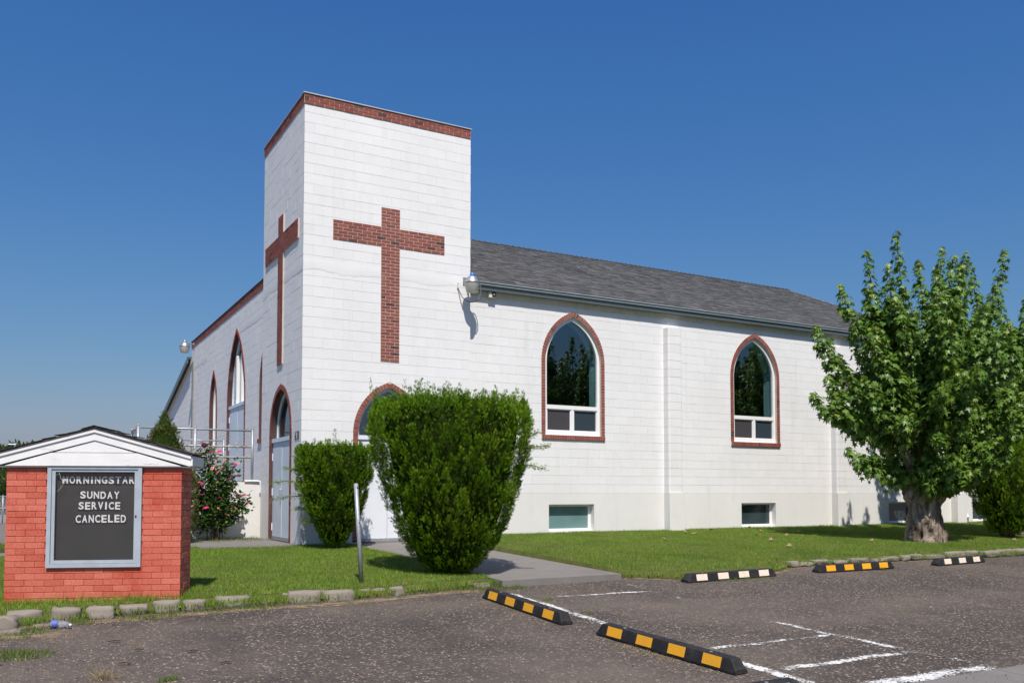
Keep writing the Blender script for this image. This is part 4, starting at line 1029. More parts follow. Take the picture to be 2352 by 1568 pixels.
for yy, sg in ((FY, 1), (BY, -1)):
    E_ = RE - .015; Wd = 2 * RU - E_
    gboard('rake_trim', [(RU, tl_(RU, .055)), (E_, tl_(E_, .055)), (E_, tl_(E_, .02)), (RU, tl_(RU, .02))], yy - .012 * sg, yy + .02 * sg)
    gboard('rake_trim', [(RU, tl_(RU, .02)), (Wd, tl_(Wd, .02)), (Wd, tl_(Wd, .055)), (RU, tl_(RU, .055))], yy - .012 * sg, yy + .02 * sg)
    E2 = E_ - .004; W2_ = Wd + .004; k = .142
    cut = 1.302; ur = RU + (ZR - k - cut) / rs; 
    gboard('rake_board', [(RU, tl_(RU, k)), (ur, cut), (E2, cut), (E2, tl_(E2, .0555)), (RU, tl_(RU, .0555))], yy + .004 * sg, yy + .024 * sg)
    gboard('rake_board', [(RU, tl_(RU, .0555)), (W2_, tl_(W2_, .0555)), (W2_, cut), (2 * RU - ur, cut), (RU, tl_(RU, k))], yy + .004 * sg, yy + .024 * sg)
    gboard('gable_siding', [(RU - .42, 1.449), (RU + .42, 1.449), (RU, 1.58)], yy + .016 * sg, yy + .034 * sg)
    gboard('gable_siding', [(RU - .92, 1.3), (RU + .92, 1.3), (RU + .445, 1.443), (RU - .445, 1.443)], yy + .010 * sg, yy + .034 * sg)
for e in (RE - .012, 2 * RU - RE + .012):
    m = MB(); m.box(e - .01, e + .01, FY + .005, BY - .005, 1.305, ZE - .02, 0); m.obj('eave_fascia', 'peeling_white', SGN)
m = MB(); m.box(2 * RU - RE + .025, RE - .025, FY + .036, BY - .036, 1.284, 1.299, 0); m.obj('soffit', 'peeling_white', SGN)

# ------------------------------------------------------------------ wheel stops
def wheel_stop(loc, rz, L, pats, color, label, both=True):
    S = empty('wheel_stop', loc, rz); tag(S, label, 'wheel stop', 'rubber wheel stops around the parking bays')
    S.rotation_euler = (0, 0, rz)
    hw, tw, h = .082, .058, .118; hl = L / 2; ch = .07
    sec = [(-hw, 0), (-hw, .018), (-tw, h - .008), (-tw + .01, h), (tw - .01, h), (tw, h - .008), (hw, .018), (hw, 0)]
    m = MB(); xs = [(-hl, 0), (-hl + ch, 1), (hl - ch, 1), (hl, 0)]; V = []
    for x, f in xs:
        for y, z in sec: V.append((x, y * (1 if f else .92), z if f else min(z, .035)))
    n = len(sec); F = [(i * n + j, i * n + (j + 1) % n, (i + 1) * n + (j + 1) % n, (i + 1) * n + j) for i in range(3) for j in range(n)] + [tuple(range(n)), tuple(range(4 * n - 1, 3 * n - 1, -1))]
    F = [f[::-1] for f in F]
    m.add(V, F, 0); m.obj('body', 'rubber', S)
    pw = .215; gap = (L - .12) / pats
    sdir = Vector((0, tw - hw, h - .008 - .03)); 
    for s in ((-1, 1) if both else (-1,)):
        for i in range(pats):
            x = -hl + .06 + gap * (i + .5); a, b = .02, .99
            p = lambda k, xx: (xx, s * (hw + (tw - hw) * k + .0025), .018 + (h - .026) * k + .0015)
            mm = MB(); mm.add([p(a, x - pw / 2), p(a, x + pw / 2), p(b, x + pw / 2), p(b, x - pw / 2)], [(0, 1, 2, 3) if s < 0 else (3, 2, 1, 0)], 0)
            mm.obj('reflector', 'reflector_yellow' if color == 'y' else 'reflector_white', S)
    for bx in (-.5, .5):
        m = MB(); m.lathe([(.016, h - .004), (.016, h + .002)], (bx * L * .62, 0, 0), 10); m.obj('bolt', 'galvanised', S)
    return S
def tilt(S, along):    # lie on the sloping lot
    S.rotation_euler = Euler((0, 0, 0)); 
    n = Vector((0, -.054, 1)).normalized(); x = Vector(along).normalized(); x = (x - n * x.dot(n)).normalized(); y = n.cross(x)
    m = basis(S.location.copy(), x, y, n); S.matrix_basis = m
st = [((.385, -7.98), (0, -1, 0), 1.83, 4, 'y', 'yellow banded wheel stop nearest the concrete path'),
      ((.545, -10.33), (.085, -1, 0), 1.83, 4, 'y', 'large yellow banded wheel stop nearest the bottom of the photo'),
      ((4.62, -6.84), (1, .05, 0), 1.85, 4, 'w', 'white banded wheel stop half overgrown by grass'),
      ((7.45, -6.76), (1, .0, 0), 1.83, 4, 'y', 'yellow banded wheel stop along the far lawn edge'),
      ((10.25, -6.75), (1, .06, 0), 1.5, 3, 'w', 'short white banded wheel stop in front of the maple trunk'),
      ((-.30, -11.87), (1, .0, 0), 1.83, 4, 'w', 'white banded wheel stop cut off by the bottom edge')]
for (x, y), al, L, n, c_, lab in st:
    S = wheel_stop((x, y, lot_z(x, y) + .008), 0, L, n, c_, lab); tilt(S, al)

# ------------------------------------------------------------------ kerb stones
def stone_mesh(L, D, H, seed):
    bm = bmesh.new(); bmesh.ops.create_cube(bm, size=1); bmesh.ops.subdivide_edges(bm, edges=bm.edges[:], cuts=3, use_grid_fill=True)
    for v in bm.verts:
        p = Vector((v.co.x * L, v.co.y * D, v.co.z * H)); q = Vector((max(-L / 2 + .035, min(L / 2 - .035, p.x)), max(-D / 2 + .035, min(D / 2 - .035, p.y)), max(-H / 2 + .03, min(H / 2 - .03, p.z))))
        d = p - q; p = q + (d.normalized() * .035 if d.length > .035 else d)
        rough = .018 if v.co.y < -.4 or abs(v.co.x) > .45 else .005
        v.co = p + Vector((noise.noise(p * 14 + Vector((seed, 0, 0))), noise.noise(p * 14 + Vector((0, seed, 0))), noise.noise(p * 14 + Vector((0, 0, seed))))) * rough * 2
    me = bpy.data.meshes.new('stone'); bm.to_mesh(me); bm.free(); me.materials.append(M['kerb_stone']); me.polygons.foreach_set('use_smooth', [True] * len(me.polygons)); return me
KL = empty('stone_edging', (-2, -6.7, -.25)); tag(KL, 'row of rough weathered kerb stones along the lawn by the notice board', 'kerb')
KR = empty('stone_edging', (9, -6.2, -.25)); tag(KR, 'low broken kerb of pale stones below the maple tree', 'kerb')
def stone(par, x, y, L, D, H, sink=0, rz=0, ry=0):
    o = bpy.data.objects.new('stone', stone_mesh(L, D, H, random.uniform(0, 99))); link(o, par); p = par.location
    o.location = (x - p.x, y - p.y, lot_z(x, y) + H / 2 - sink - p.z); o.rotation_euler = (random.uniform(-.05, .05), ry, rz)
for x, y, L, H, rz in ((-4.93, -7.0, .40, .15, -.1), (-4.66, -6.68, .30, .14, .1), (-4.29, -6.72, .27, .15, -.05), (-3.97, -6.75, .26, .15, -.1), (-3.65, -6.66, .27, .13, .02), (-3.32, -6.62, .27, .15, -.05), (-3.03, -6.62, .24, .14, .1),
                       (-2.6, -6.52, .36, .14, -.1), (-2.25, -6.56, .09, .09, .3), (-1.98, -6.44, .08, .13, 0), (-1.79, -6.6, .37, .17, -.12), (-1.40, -6.63, .37, .16, -.1), (-1.02, -6.41, .19, .12, 0), (-.82, -6.40, .21, .12, -.04), (-.60, -6.5, .17, .14, .3),
                       (-.17, -6.22, .28, .085, -.1), (.14, -6.2, .30, .09, 0), (.70, -6.24, .26, .09, -.05), (-5.4, -7.05, .4, .15, .1), (-5.85, -7.1, .4, .15, -.05), (-4.55, -7.0, .12, .05, .4), (-4.78, -7.25, .16, .06, .2)):
    stone(KL, x, y, L, .19 if L > .15 else .1, H, .032, rz)
x = 6.6
while x < 22:
    L = random.uniform(.18, .5) if x < 10 else random.uniform(.4, .7); y = -6.1 + random.uniform(-.03, .03) - (.12 if x > 11.4 else 0)
    stone(KR, x + L / 2, y, L, .16, random.uniform(.07, .11) if x < 10.5 else .13, 0, random.uniform(-.04, .04)); x += L + random.uniform(.01, .10 if x < 10 else .03)

# ------------------------------------------------------------------ foliage builders
def sprays(P, D, L, var, W=None, pairs=3, wid=.16, ang=.6):
    """flat feathery sprays: P points, D unit directions, L lengths"""
    n = len(P); P = np.asarray(P, float); D = np.asarray(D, float); L = np.asarray(L, float)[:, None]
    R = RNG.normal(size=(n, 3)); S = np.cross(D, R); S /= np.linalg.norm(S, axis=1, keepdims=True) + 1e-9
    N = np.cross(D, S); V = []; F = []; A = []; k = 0
    items = [(.45, 0, .55)] + [(.12 + .62 * i / pairs, s * ang, .52 - .22 * i / pairs) for i in range(pairs) for s in (-1, 1)]
    for t0, a, ln in items:
        d = D * math.cos(a) + S * math.sin(a) + N * RNG.normal(0, .16, (n, 1)); q = np.cross(d, N); b = P + D * L * t0; l = L * ln
        v0 = b; v1 = b + d * l * .45 + q * l * wid; v2 = b + d * l; v3 = b + d * l * .45 - q * l * wid
        V.append(np.stack([v0, v1, v2, v3], 1).reshape(-1, 3)); A.append(np.repeat(np.clip(var + RNG.normal(0, .08, n), 0, 1), 4))
    V = np.concatenate(V); A = np.concatenate(A); F = np.arange(len(V)).reshape(-1, 4); return V, F, A
def clipped_shrub(name, loc, prof, n, label, L=.11, spikes=.3, stray=(), seed=1, mat='cedar', cat='shrub', plume=.30, thin=.052, trunk_r=.06):
    rng = np.random.default_rng(seed); zs = [p[0] for p in prof]; rs_ = [p[1] for p in prof]; zt = zs[-1]
    R = lambda z: np.interp(z, zs, rs_)
    E_ = empty(name, loc); tag(E_, label, cat)
    aw = np.array([(rs_[i] + rs_[i + 1]) * math.hypot(zs[i + 1] - zs[i], rs_[i + 1] - rs_[i]) for i in range(len(zs) - 1)]); aw[-1] *= 1.25; area = aw.sum() * math.pi; aw /= aw.sum()
    def anchor():
        i = rng.choice(len(aw), p=aw); k = rng.uniform(); z = zs[i] + (zs[i + 1] - zs[i]) * k; r = rs_[i] + (rs_[i + 1] - rs_[i]) * k; ph = rng.uniform(0, 2 * math.pi); top = i == len(aw) - 1
        if top: r = rs_[-2] * math.sqrt(rng.uniform()); z = np.interp(r / rs_[-2], [0, .8, 1], [zt, zt - .03, zs[-2]])
        return np.array([math.cos(ph), math.sin(ph)]), r, z, top
    P, D, Ls, va = [], [], [], []
    npl = int(area / (plume * thin * 2.3)); per = max(8, int(n * .74 / npl))
    for _ in range(npl):
        c, r, z, top = anchor(); t1 = noise.noise(Vector((c[0] * r * 1.6 + seed, c[1] * r * 1.6, z * 1.3)))
        off = rng.normal(-.005, .034) + .06 * t1; tone = np.clip(.46 + .3 * t1 + rng.normal(0, .14), 0, .95)
        if top: ax = np.array([c[0] * .12 * r, c[1] * .12 * r, 1.]); ln = plume * rng.uniform(.5, 1.1) * (1 + (rng.uniform() < spikes * .16) * rng.uniform(.5, 1.2)); base = np.array([c[0] * r, c[1] * r, z - plume * .65])
        else:
            ln = plume * rng.uniform(.6, 1.25); zb_ = max(.02, z - ln * .5); rb = float(R(zb_)) + off - .055; re = float(R(min(zb_ + ln, zs[-2]))) + off * .6
            ax = np.array([c[0] * (re - rb), c[1] * (re - rb), ln]); ax /= np.linalg.norm(ax); base = np.array([c[0] * rb, c[1] * rb, zb_])
        ax += rng.normal(0, .07, 3); ax /= np.linalg.norm(ax)
        for q in range(per):
            t_ = rng.uniform() ** .8; rd = rng.normal(size=3); rd -= ax * rd.dot(ax); rd /= np.linalg.norm(rd); w = thin * (1.12 - t_) * rng.uniform(.4, 1.1)
            d = ax * 1.0 + rd * .55 + rng.normal(0, .15, 3); d /= np.linalg.norm(d); P.append(base + ax * ln * t_ * .92 + rd * w); D.append(d); Ls.append(L * rng.uniform(.6, 1.15) * (1.1 - .35 * t_)); va.append(np.clip(tone + rng.normal(0, .12) + .12 * t_, 0, 1))
    while len(P) < n:
        c, r, z, top = anchor(); k = rng.uniform(.84, .96); d = np.array([c[0] * .5, c[1] * .5, .8]) + rng.normal(0, .3, 3); d /= np.linalg.norm(d); P.append((c[0] * r * k, c[1] * r * k, z - (.12 if top else 0))); D.append(d); Ls.append(L * rng.uniform(.8, 1.3)); va.append(np.clip(rng.normal(.35, .18), 0, .9))
    br = MB()
    for (ang, z, ln, droop) in stray:     # long whips the shears have missed
        r = float(R(z)) * .9; b = np.array([math.cos(ang) * r, math.sin(ang) * r, z]); d = np.array([math.cos(ang), math.sin(ang), droop]); br.tube([b, b + d * ln * .5 + np.array([0, 0, .03]), b + d * ln], [.008, .006, .003], 5)
        for q in range(110):
            t_ = rng.uniform(.15, 1); p = b + d * ln * t_ + np.array([0, 0, .06 * t_ * (1 - t_)]) + rng.normal(0, .010 + .012 * t_, 3); dd = d + rng.normal(0, .5, 3); dd /= np.linalg.norm(dd); P.append(p); D.append(dd); Ls.append(L * rng.uniform(.5, .9)); va.append(rng.uniform(.6, 1))
    V, F, A = sprays(P, D, Ls, np.array(va), pairs=3, wid=.085, ang=.48); tri_obj('foliage', V, F, A, mat, E_)
    m = br
    for q in range(9):
        a = q * .7; rr = trunk_r * rng.uniform(.35, .8); m.tube([(math.cos(a) * .08, math.sin(a) * .08, -.15), (math.cos(a) * R(.3) * .45, math.sin(a) * R(.3) * .45, .35), (math.cos(a) * R(zt * .6) * .55, math.sin(a) * R(zt * .6) * .55, zt * .6)], [rr, rr * .8, rr * .4], 6)
    m.obj('stem', 'twig_bark', E_, True)
    m = MB(); m.lathe([(max(.02, r * .80), z if i < len(zs) - 1 else z - .16) for i, (z, r) in enumerate(zip(zs, rs_)) if i > 0], (0, 0, 0), 20); m.obj('shade_core', 'core_dark', E_, True)  # added opaque hull, its near-black green stands for the shade between the sprays
    return E_
BIG = clipped_shrub('evergreen_shrub', (.66, -5.44, -.16), [(.02, .16), (.10, .36), (.45, .68), (.9, .88), (1.4, 1.02), (1.9, 1.15), (2.2, 1.20), (2.42, 1.10), (2.54, .0)], 52000,
    'big vase shaped clipped evergreen standing beside the concrete path', L=.066, spikes=1.2, seed=3, plume=.25, thin=.042, stray=((-.75, 1.75, .42, .15), (-.55, 1.55, .38, -.12), (-.9, 1.9, .3, .3), (2.5, 2.0, .2, .4)), trunk_r=.08)
clipped_shrub('evergreen_shrub', (.36, -.98, .0), [(.02, .12), (.12, .24), (.5, .44), (.9, .58), (1.3, .70), (1.65, .77), (1.86, .70), (1.91, .0)], 24000,
    'smaller clipped evergreen growing against the tower corner', L=.066, spikes=.3, seed=8, plume=.24, thin=.045, stray=((2.75, .95, .62, -.12), (2.9, 1.2, .55, -.02), (2.6, 1.4, .3, .2), (2.6, .7, .3, .0), (2.9, .45, .2, .1)))
clipped_shrub('evergreen_shrub', (15.85, -4.25, .0), [(.02, .26), (.15, .42), (.6, .66), (1.1, .80), (1.6, .84), (2.0, .7), (2.2, .0)], 8500, 'dark clipped evergreen under the maple at the right edge', L=.11, spikes=.3, seed=15, trunk_r=.08)
clipped_shrub('conical_evergreen', (-2.22, 1.98, -.05), [(.02, .50), (.4, .66), (1.0, .64), (1.6, .52), (2.0, .37), (2.4, .17), (2.66, .04), (2.70, .0)], 9000, 'conical evergreen with browning tip behind the notice board', L=.08, spikes=0, seed=21, mat='cedar_brown', plume=.2)

# maple
def maple_leaf():
    pts = [(0, -.5), (.12, -.2), (.45, -.28), (.27, .0), (.52, .2), (.15, .2), (0, .64), (-.15, .2), (-.52, .2), (-.27, .0), (-.45, -.28), (-.12, -.2)]
    return np.array([(0, 0, .06)] + [(x, y, -.10 * abs(x)) for x, y in pts]), [(0, i + 1, (i + 1) % 12 + 1) for i in range(12)]
LV, LF = maple_leaf(); LF = np.array(LF)
def leaves(P, Nn, Up, S, var):
    P, Nn, Up = (np.asarray(a, float) for a in (P, Nn, Up)); Nn = Nn / (np.linalg.norm(Nn, axis=1, keepdims=True) + 1e-9)
    X = np.cross(Up, Nn); X /= np.linalg.norm(X, axis=1, keepdims=True) + 1e-9; Y = np.cross(Nn, X); S = np.asarray(S)[:, None, None]
    V = P[:, None, :] + S * (LV[None, :, 0:1] * X[:, None] + LV[None, :, 1:2] * Y[:, None] + LV[None, :, 2:3] * Nn[:, None])
    n, k = len(P), len(LV); F = (LF[None] + (np.arange(n) * k)[:, None, None]).reshape(-1, 3); return V.reshape(-1, 3), F, np.repeat(var, k)
def maple(loc, tips, extra, label, seed, group=None):
    rng = np.random.default_rng(seed); T = empty('maple_tree', loc); tag(T, label, 'tree', group)
    tr = MB(); sides = 64; V = []; rows = 46; H = 1.35
    for j in range(rows):
        z = -.2 + (H + .2) * j / (rows - 1); zz = max(0, z)
        r = .355 + .03 * math.exp(-zz * 7) + .08 * math.exp(-((zz - 1.05) / .22) ** 2) - .03 * zz
        for k in range(sides):
            a = 2 * math.pi * k / sides; d = Vector((math.cos(a), math.sin(a), 0))
            nn = noise.noise(Vector((d.x * 2.2, d.y * 2.2, z * 2.6 + seed))) * .09 + noise.noise(Vector((d.x * 5, d.y * 5, z * 4 + seed))) * .075 + noise.noise(Vector((d.x * 12, d.y * 12, z * 8))) * .05
            root = .09 * math.exp(-zz * 10) * max(0, math.cos(3 * a + 1)) ** 2
            rr = r + nn + root; V.append((d.x * rr - .04 * zz, d.y * rr, z))
    F = [(j * sides + k, j * sides + (k + 1) % sides, (j + 1) * sides + (k + 1) % sides, (j + 1) * sides + k) for j in range(rows - 1) for k in range(sides)] + [tuple(range((rows - 1) * sides, rows * sides))]
    tr.add(V, F, 0)
    tr.tube([(.05, 0, 1.0), (.12, .02, 1.7), (.16, .0, 2.3), (.12, -.05, 2.9)], [.27, .22, .20, .11], 16); tr.tube([(-.1, .05, 1.1), (-.3, .12, 1.7), (-.45, .2, 2.3)], [.2, .13, .07], 12); tr.tube([(.1, -.1, 1.2), (.35, -.3, 1.7), (.6, -.5, 2.2)], [.2, .12, .07], 12)
    tr.obj('trunk', 'bark', T, True)
    br = MB(); P, N, U, S, A = [], [], [], [], []
    starts = [Vector((.12, -.05, 2.7)), Vector((-.42, .2, 2.2)), Vector((.55, -.45, 2.1)), Vector((.14, .02, 2.0)), Vector((.05, 0, 1.3)), Vector((-.2, .1, 1.4)), Vector((.2, -.15, 1.4))]
    def twig(path, r0, nl, s0, tipy, cone=0.):
        br.tube(path, [r0 * (1 - .75 * i / (len(path) - 1)) for i in range(len(path))], 5, False)
        for q in range(nl):
            k = (.16 + .84 * (q + rng.uniform()) / nl); i = min(len(path) - 2, int(k * (len(path) - 1))); f = k * (len(path) - 1) - i
            p = path[i].lerp(path[i + 1], f); d = (path[i + 1] - path[i]).normalized()
            a = rng.uniform(0, 2 * math.pi); o1 = d.orthogonal().normalized(); o2 = d.cross(o1); side = o1 * math.cos(a) + o2 * math.sin(a)
            pet = rng.uniform(.05, .12) * (1.1 - .6 * k) + cone * rng.uniform(.1, 1) * (1.02 - k) ** .6; p = p + side * pet + Vector((0, 0, -.03))
            nrm = side * .75 + Vector((rng.normal(0, .25), rng.normal(0, .25), .62)); up = side * .62 + Vector((0, 0, -.78)) + Vector(rng.normal(0, .22, 3))
            P.append(p); N.append(nrm); U.append(up); S.append(s0 * rng.uniform(.7, 1.2) * (1.1 - .35 * max(0, k - .5)))
            v = rng.normal(.46, .2) + (.34 if tipy and k > .97 else 0) + (.12 if k > .8 else 0); A.append(min(1, max(0, v)))
    def shoot(tip, leaf_n, up_bias):
        tip = Vector(tip); s = min(starts, key=lambda q: (q - tip).length + (2 if q.z > tip.z - .3 else 0)) if rng.uniform() < .75 else starts[rng.integers(len(starts))]
        mid = s.lerp(tip, .5) + Vector((tip.x - s.x, tip.y - s.y, 0)) * .30 * up_bias + Vector((0, 0, -.2 * up_bias)) + Vector(rng.normal(0, .08, 3))
        path = []
        for i in range(9):
            k = i / 8; path.append(s * (1 - k) ** 2 + mid * 2 * k * (1 - k) + tip * k * k)
        L = (tip - s).length; twig(path, .012 + .012 * L / 3, int(leaf_n * (.9 + L * .36)), .142, True, .36)
        for q in range(int(5 + L * 2.6)):
            k = rng.uniform(.2, .8); i = int(k * 8); b = path[i]; d = (path[min(i + 1, 8)] - path[max(i - 1, 0)]).normalized(); a = rng.uniform(0, 2 * math.pi)
            o1 = d.orthogonal().normalized(); o2 = d.cross(o1); sd = (o1 * math.cos(a) + o2 * math.sin(a)) * .62 + d * .7 + Vector((0, 0, .3)); ln = rng.uniform(.3, .65) * (1.15 - .7 * k)
            pth = [b, b + sd * ln * .5 + Vector((0, 0, .03)), b + sd * ln]; twig(pth, .006, int(10 + ln * 34), .138, rng.uniform() < .3, .07)
    for tp in tips: shoot(tp, 95, 1.0)
    for tp in extra: shoot(tp, 55, .8)
    br.obj('branch', 'twig_bark', T, False)
    V, F, A_ = leaves(P, N, U, S, np.array(A)); tri_obj('crown', V, F, A_, 'maple_leaf', T); return T, len(P)
TL = Vector((12.75, -4.30, -.03))
tips = [(11.75, -4.45, 6.70), (11.25, -4.05, 6.45), (10.95, -3.6, 5.62), (10.55, -3.25, 4.73), (10.48, -3.2, 3.2), (10.75, -3.4, 3.6), (11.1, -3.6, 2.0), (14.2, -3.84, 6.85), (14.95, -3.95, 6.78), (14.9, -4.95, 6.6), (13.5, -4.6, 6.35), (11.55, -4.39, 5.95), (12.76, -4.26, 6.25), (11.3, -4.02, 5.2), (12.6, -5.05, 1.25), (13.1, -4.95, 1.1), (12.25, -4.75, 1.35), (13.45, -4.95, 1.35), (12.9, -5.3, 1.5), (13.0, -3.7, 6.0), (12.7, -5.3, 5.9), (11.5, -4.6, 5.2), (13.9, -3.6, 5.6), (14.7, -4.4, 5.4), (14.9, -5.3, 4.3), (15.0, -5.0, 3.2), (14.3, -5.3, 2.0), (13.3, -5.2, 1.55), (12.2, -4.9, 1.7), (11.6, -4.7, 2.6), (11.2, -4.3, 4.2), (12.3, -5.8, 3.2), (13.5, -5.9, 3.4), (13.2, -6.0, 4.6), (12.0, -5.5, 4.6), (14.2, -5.9, 4.9), (14.8, -3.3, 3.6), (13.2, -2.6, 3.8), (12.0, -2.6, 4.6), (12.6, -2.4, 5.4), (13.6, -2.8, 5.2), (11.9, -2.6, 3.0), (14.6, -5.5, 2.6), (13.7, -5.4, 2.4)]
rg = np.random.default_rng(5); extra = []
for i in range(46):
    a = rg.uniform(0, 6.28); z = rg.uniform(1.6, 5.9); rr = np.interp(z, [1.4, 2.4, 3.8, 5.2, 6.2], [1.2, 1.9, 2.15, 1.8, 1.1]) * rg.uniform(.45, 1.0); extra.append((math.cos(a) * rr, math.sin(a) * rr, z))
tips = [(x, y, z if x > 14 else min(z, (.15 - y) * 1.5)) for x, y, z in tips]
extra = [(x, y, min(z, (.15 - (y + TL.y)) * 1.42)) for x, y, z in extra]
loc_tips = [tuple(Vector(q) - TL) for q in tips]
T1, nl = maple(TL, loc_tips, extra, 'young leafed pollarded maple with thick pale trunk on the lawn', 4)
def copy_tree(root, loc, rz, s, label, group=None):
    r = root.copy(); COL.objects.link(r); r.location = loc; r.rotation_euler = (0, 0, rz); r.scale = (s, s, s); tag(r, label, 'tree', group)
    for ch in list(root.children):
        c = ch.copy(); COL.objects.link(c); c.parent = r
    return r
copy_tree(T1, (17.35, -4.1, .0), 2.3, 1.0, 'second maple whose leafy edge enters at the right border')
RG = 'maples across the lot mirrored in the nave windows'
for x, y, rz, s in ((16.2, -15.5, 1.1, 1.25), (19.5, -18.8, 3.0, 1.5), (13.2, -17.5, 4.4, 1.35), (24.0, -14.5, .4, 1.45), (27.5, -18, 2.0, 1.5)):
    copy_tree(T1, (x, y, lot_z(x, y) - .05), rz, s, 'maple across the lot seen only as a reflection in the nave windows', RG)

# far trees left of the sign
def far_tree(loc, h, r, label, seed, n=2600):
    rng = np.random.default_rng(seed); T = empty('broadleaf_tree', loc); tag(T, label, 'tree', 'trees on the left horizon')
    m = MB(); m.tube([(0, 0, -.5), (.1, 0, h * .4), (0, .1, h * .8)], [.25, .18, .06], 8); m.obj('trunk', 'bark', T, True)
    cl = [(rng.normal(0, r * .45), rng.normal(0, r * .45), h * rng.uniform(.35, .95), rng.uniform(.35, .6) * r) for _ in range(14)]; P, D, L, A = [], [], [], []
    for i in range(n):
        c = cl[rng.integers(len(cl))]; d = rng.normal(size=3); d /= np.linalg.norm(d); p = np.array(c[:3]) + d * c[3] * rng.uniform(.7, 1.05); P.append(p); D.append(d * .6 + np.array([0, 0, .5])); L.append(rng.uniform(.2, .5)); A.append(np.clip(rng.normal(.5, .25), 0, 1))
    V, F, A = sprays(P, D, L, np.array(A), pairs=2, wid=.3); tri_obj('crown', V, F, A, 'far_leaf', T)
def cam_pt(px, d):        # point on the ground at distance d along the heading of photo column px
    a = rad(-29.19); r = (px - 1176) / 2017; X, Y = r * d, d
    return (cam.location.x + X * math.cos(a) - Y * math.sin(a), cam.location.y + X * math.sin(a) + Y * math.cos(a), -.42)
for px, d, h, r, sd in ((20, 78, 5.2, 2.6, 1), (52, 84, 5.1, 2.0, 2), (-30, 70, 5.0, 2.6, 3)):
    far_tree(cam_pt(px, d), h, r, ['broadleaf tree behind the street lamp on the left horizon', 'small broadleaf tree peeping over the notice board roof', 'broadleaf tree at the far left border'][sd - 1], sd)
for px, d, h, r, sd in ((8, 60, 3.4, 1.5, 5), (28, 58, 2.4, 1.3, 6)):
    far_tree(cam_pt(px, d), h, r, ['rounded bush left of the notice board in the distance', 'low bush behind the notice board in the distance'][sd - 5], sd, 1800)
SLp = empty('street_lamp', cam_pt(31, 60)); tag(SLp, 'slim grey street lamp far behind the notice board', 'street lamp')
m = MB(); m.tube([(0, 0, 0), (0, 0, 4.6)], [.07, .05], 8); m.obj('pole', 'galvanised', SLp); m = MB(); m.tube([(0, 0, 4.55), (.1, .1, 4.75), (-.35, .2, 4.75)], .05, 6); m.obj('lamp_arm', 'galvanised', SLp)
a0 = cam_pt(-60, 42); b0 = cam_pt(60, 40)
FF = fence('pipe_fence', (a0[0], a0[1], 0), (b0[0], b0[1], 0), .85, (0, 1.2, 2.4), (.85, .3), 'distant low fence glimpsed left of the notice board', -.4)

# ------------------------------------------------------------------ rose bush
RB = empty('rose_bush', (-1.05, 2.62, -.03)); tag(RB, 'tall rose bush with bright pink blooms in front of the white landing wall', 'rose bush')
rng = np.random.default_rng(33); stems = MB(); P, N, U, S, A = [], [], [], [], []; heads = []
ends = [(-.62, .1, 1.55), (-.45, -.1, 1.85), (-.30, .0, 2.02), (-.1, .1, 1.75), (.12, -.05, 1.70), (.32, .0, 1.62), (.25, -.1, 1.35), (-.05, -.25, 1.45), (-.4, -.25, 1.2), (.52, -.1, .95), (.62, -.05, .80), (.45, .0, .70), (-.6, .0, .9), (.0, -.2, .9), (-.3, -.3, .7), (.15, -.2, .55), (-.15, .1, 1.5), (.3, .1, 1.2), (-.5, -.2, .5), (-.55, .15, 1.3)]
for e in ends:
    e = Vector(e); s = Vector((rng.normal(-.05, .10), rng.normal(0, .06), 0)); mid = s.lerp(e, .5) + Vector((-.1 * e.x, 0, .18)); path = [s * (1 - k) ** 2 + mid * 2 * k * (1 - k) + e * k * k for k in np.linspace(0, 1, 8)]
    stems.tube(path, [.012 - .0008 * i for i in range(8)], 5, False)
    for q in range(200):
        k = rng.uniform(.25, 1) ** .7; i = min(6, int(k * 7)); p = path[i].lerp(path[i + 1], k * 7 - i) + Vector(rng.normal(0, .095, 3)); P.append(p); N.append(rng.normal(0, .5, 3) + np.array([0, -.25, .8])); U.append(rng.normal(size=3)); S.append(rng.uniform(.06, .105)); A.append(np.clip(rng.normal(.42, .22), 0, 1))
    heads.append((path[-1], rng.uniform() < .5)); 
    if rng.uniform() < .8: heads.append((path[-1] + Vector(rng.normal(0, .11, 3)), rng.uniform() < .25))
    if rng.uniform() < .7: heads.append((path[-2] + Vector(rng.normal(0, .12, 3)) + Vector((0, -.08, .05)), rng.uniform() < .3))
stems.obj('stem', 'twig_bark', RB)
lv, lf = LV, LF
ov = np.array([(0, -.5, 0), (.26, -.15, .03), (.28, .15, .03), (0, .5, -.02), (-.28, .15, .03), (-.26, -.15, .03)]); LV = ov; LF = np.array([(0, 1, 2), (0, 2, 3), (0, 3, 4), (0, 4, 5)])
V, F, A_ = leaves(P, N, U, S, np.array(A)); tri_obj('foliage', V, F, A_, 'rose_leaf', RB); LV, LF = lv, lf
def flower_mesh(mat, s):
    m = MB(); r_ = random.Random(3)
    for ring, (rr, tiltz, cnt) in enumerate(((.15, 1.0, 3), (.32, .7, 5), (.5, .35, 6))):
        for i in range(cnt):
            a = i * 2 * math.pi / cnt + ring * .6; d = Vector((math.cos(a), math.sin(a), 0)); q = Vector((-d.y, d.x, 0)); t0 = d * .04; t1 = d * rr + Vector((0, 0, .25 * tiltz + .08)); t2 = d * rr * 1.35 + Vector((0, 0, .28 * tiltz))
            m.add([(t0) * s, (t1 + q * rr * .6) * s, (t2 + q * rr * .35) * s, (t2 - q * rr * .35) * s, (t1 - q * rr * .6) * s], [(0, 1, 2, 3, 4)], 0)
    return m.mesh('flower', mat)
fm = [flower_mesh('petal_pink', .095), flower_mesh('petal_faded', .072)]
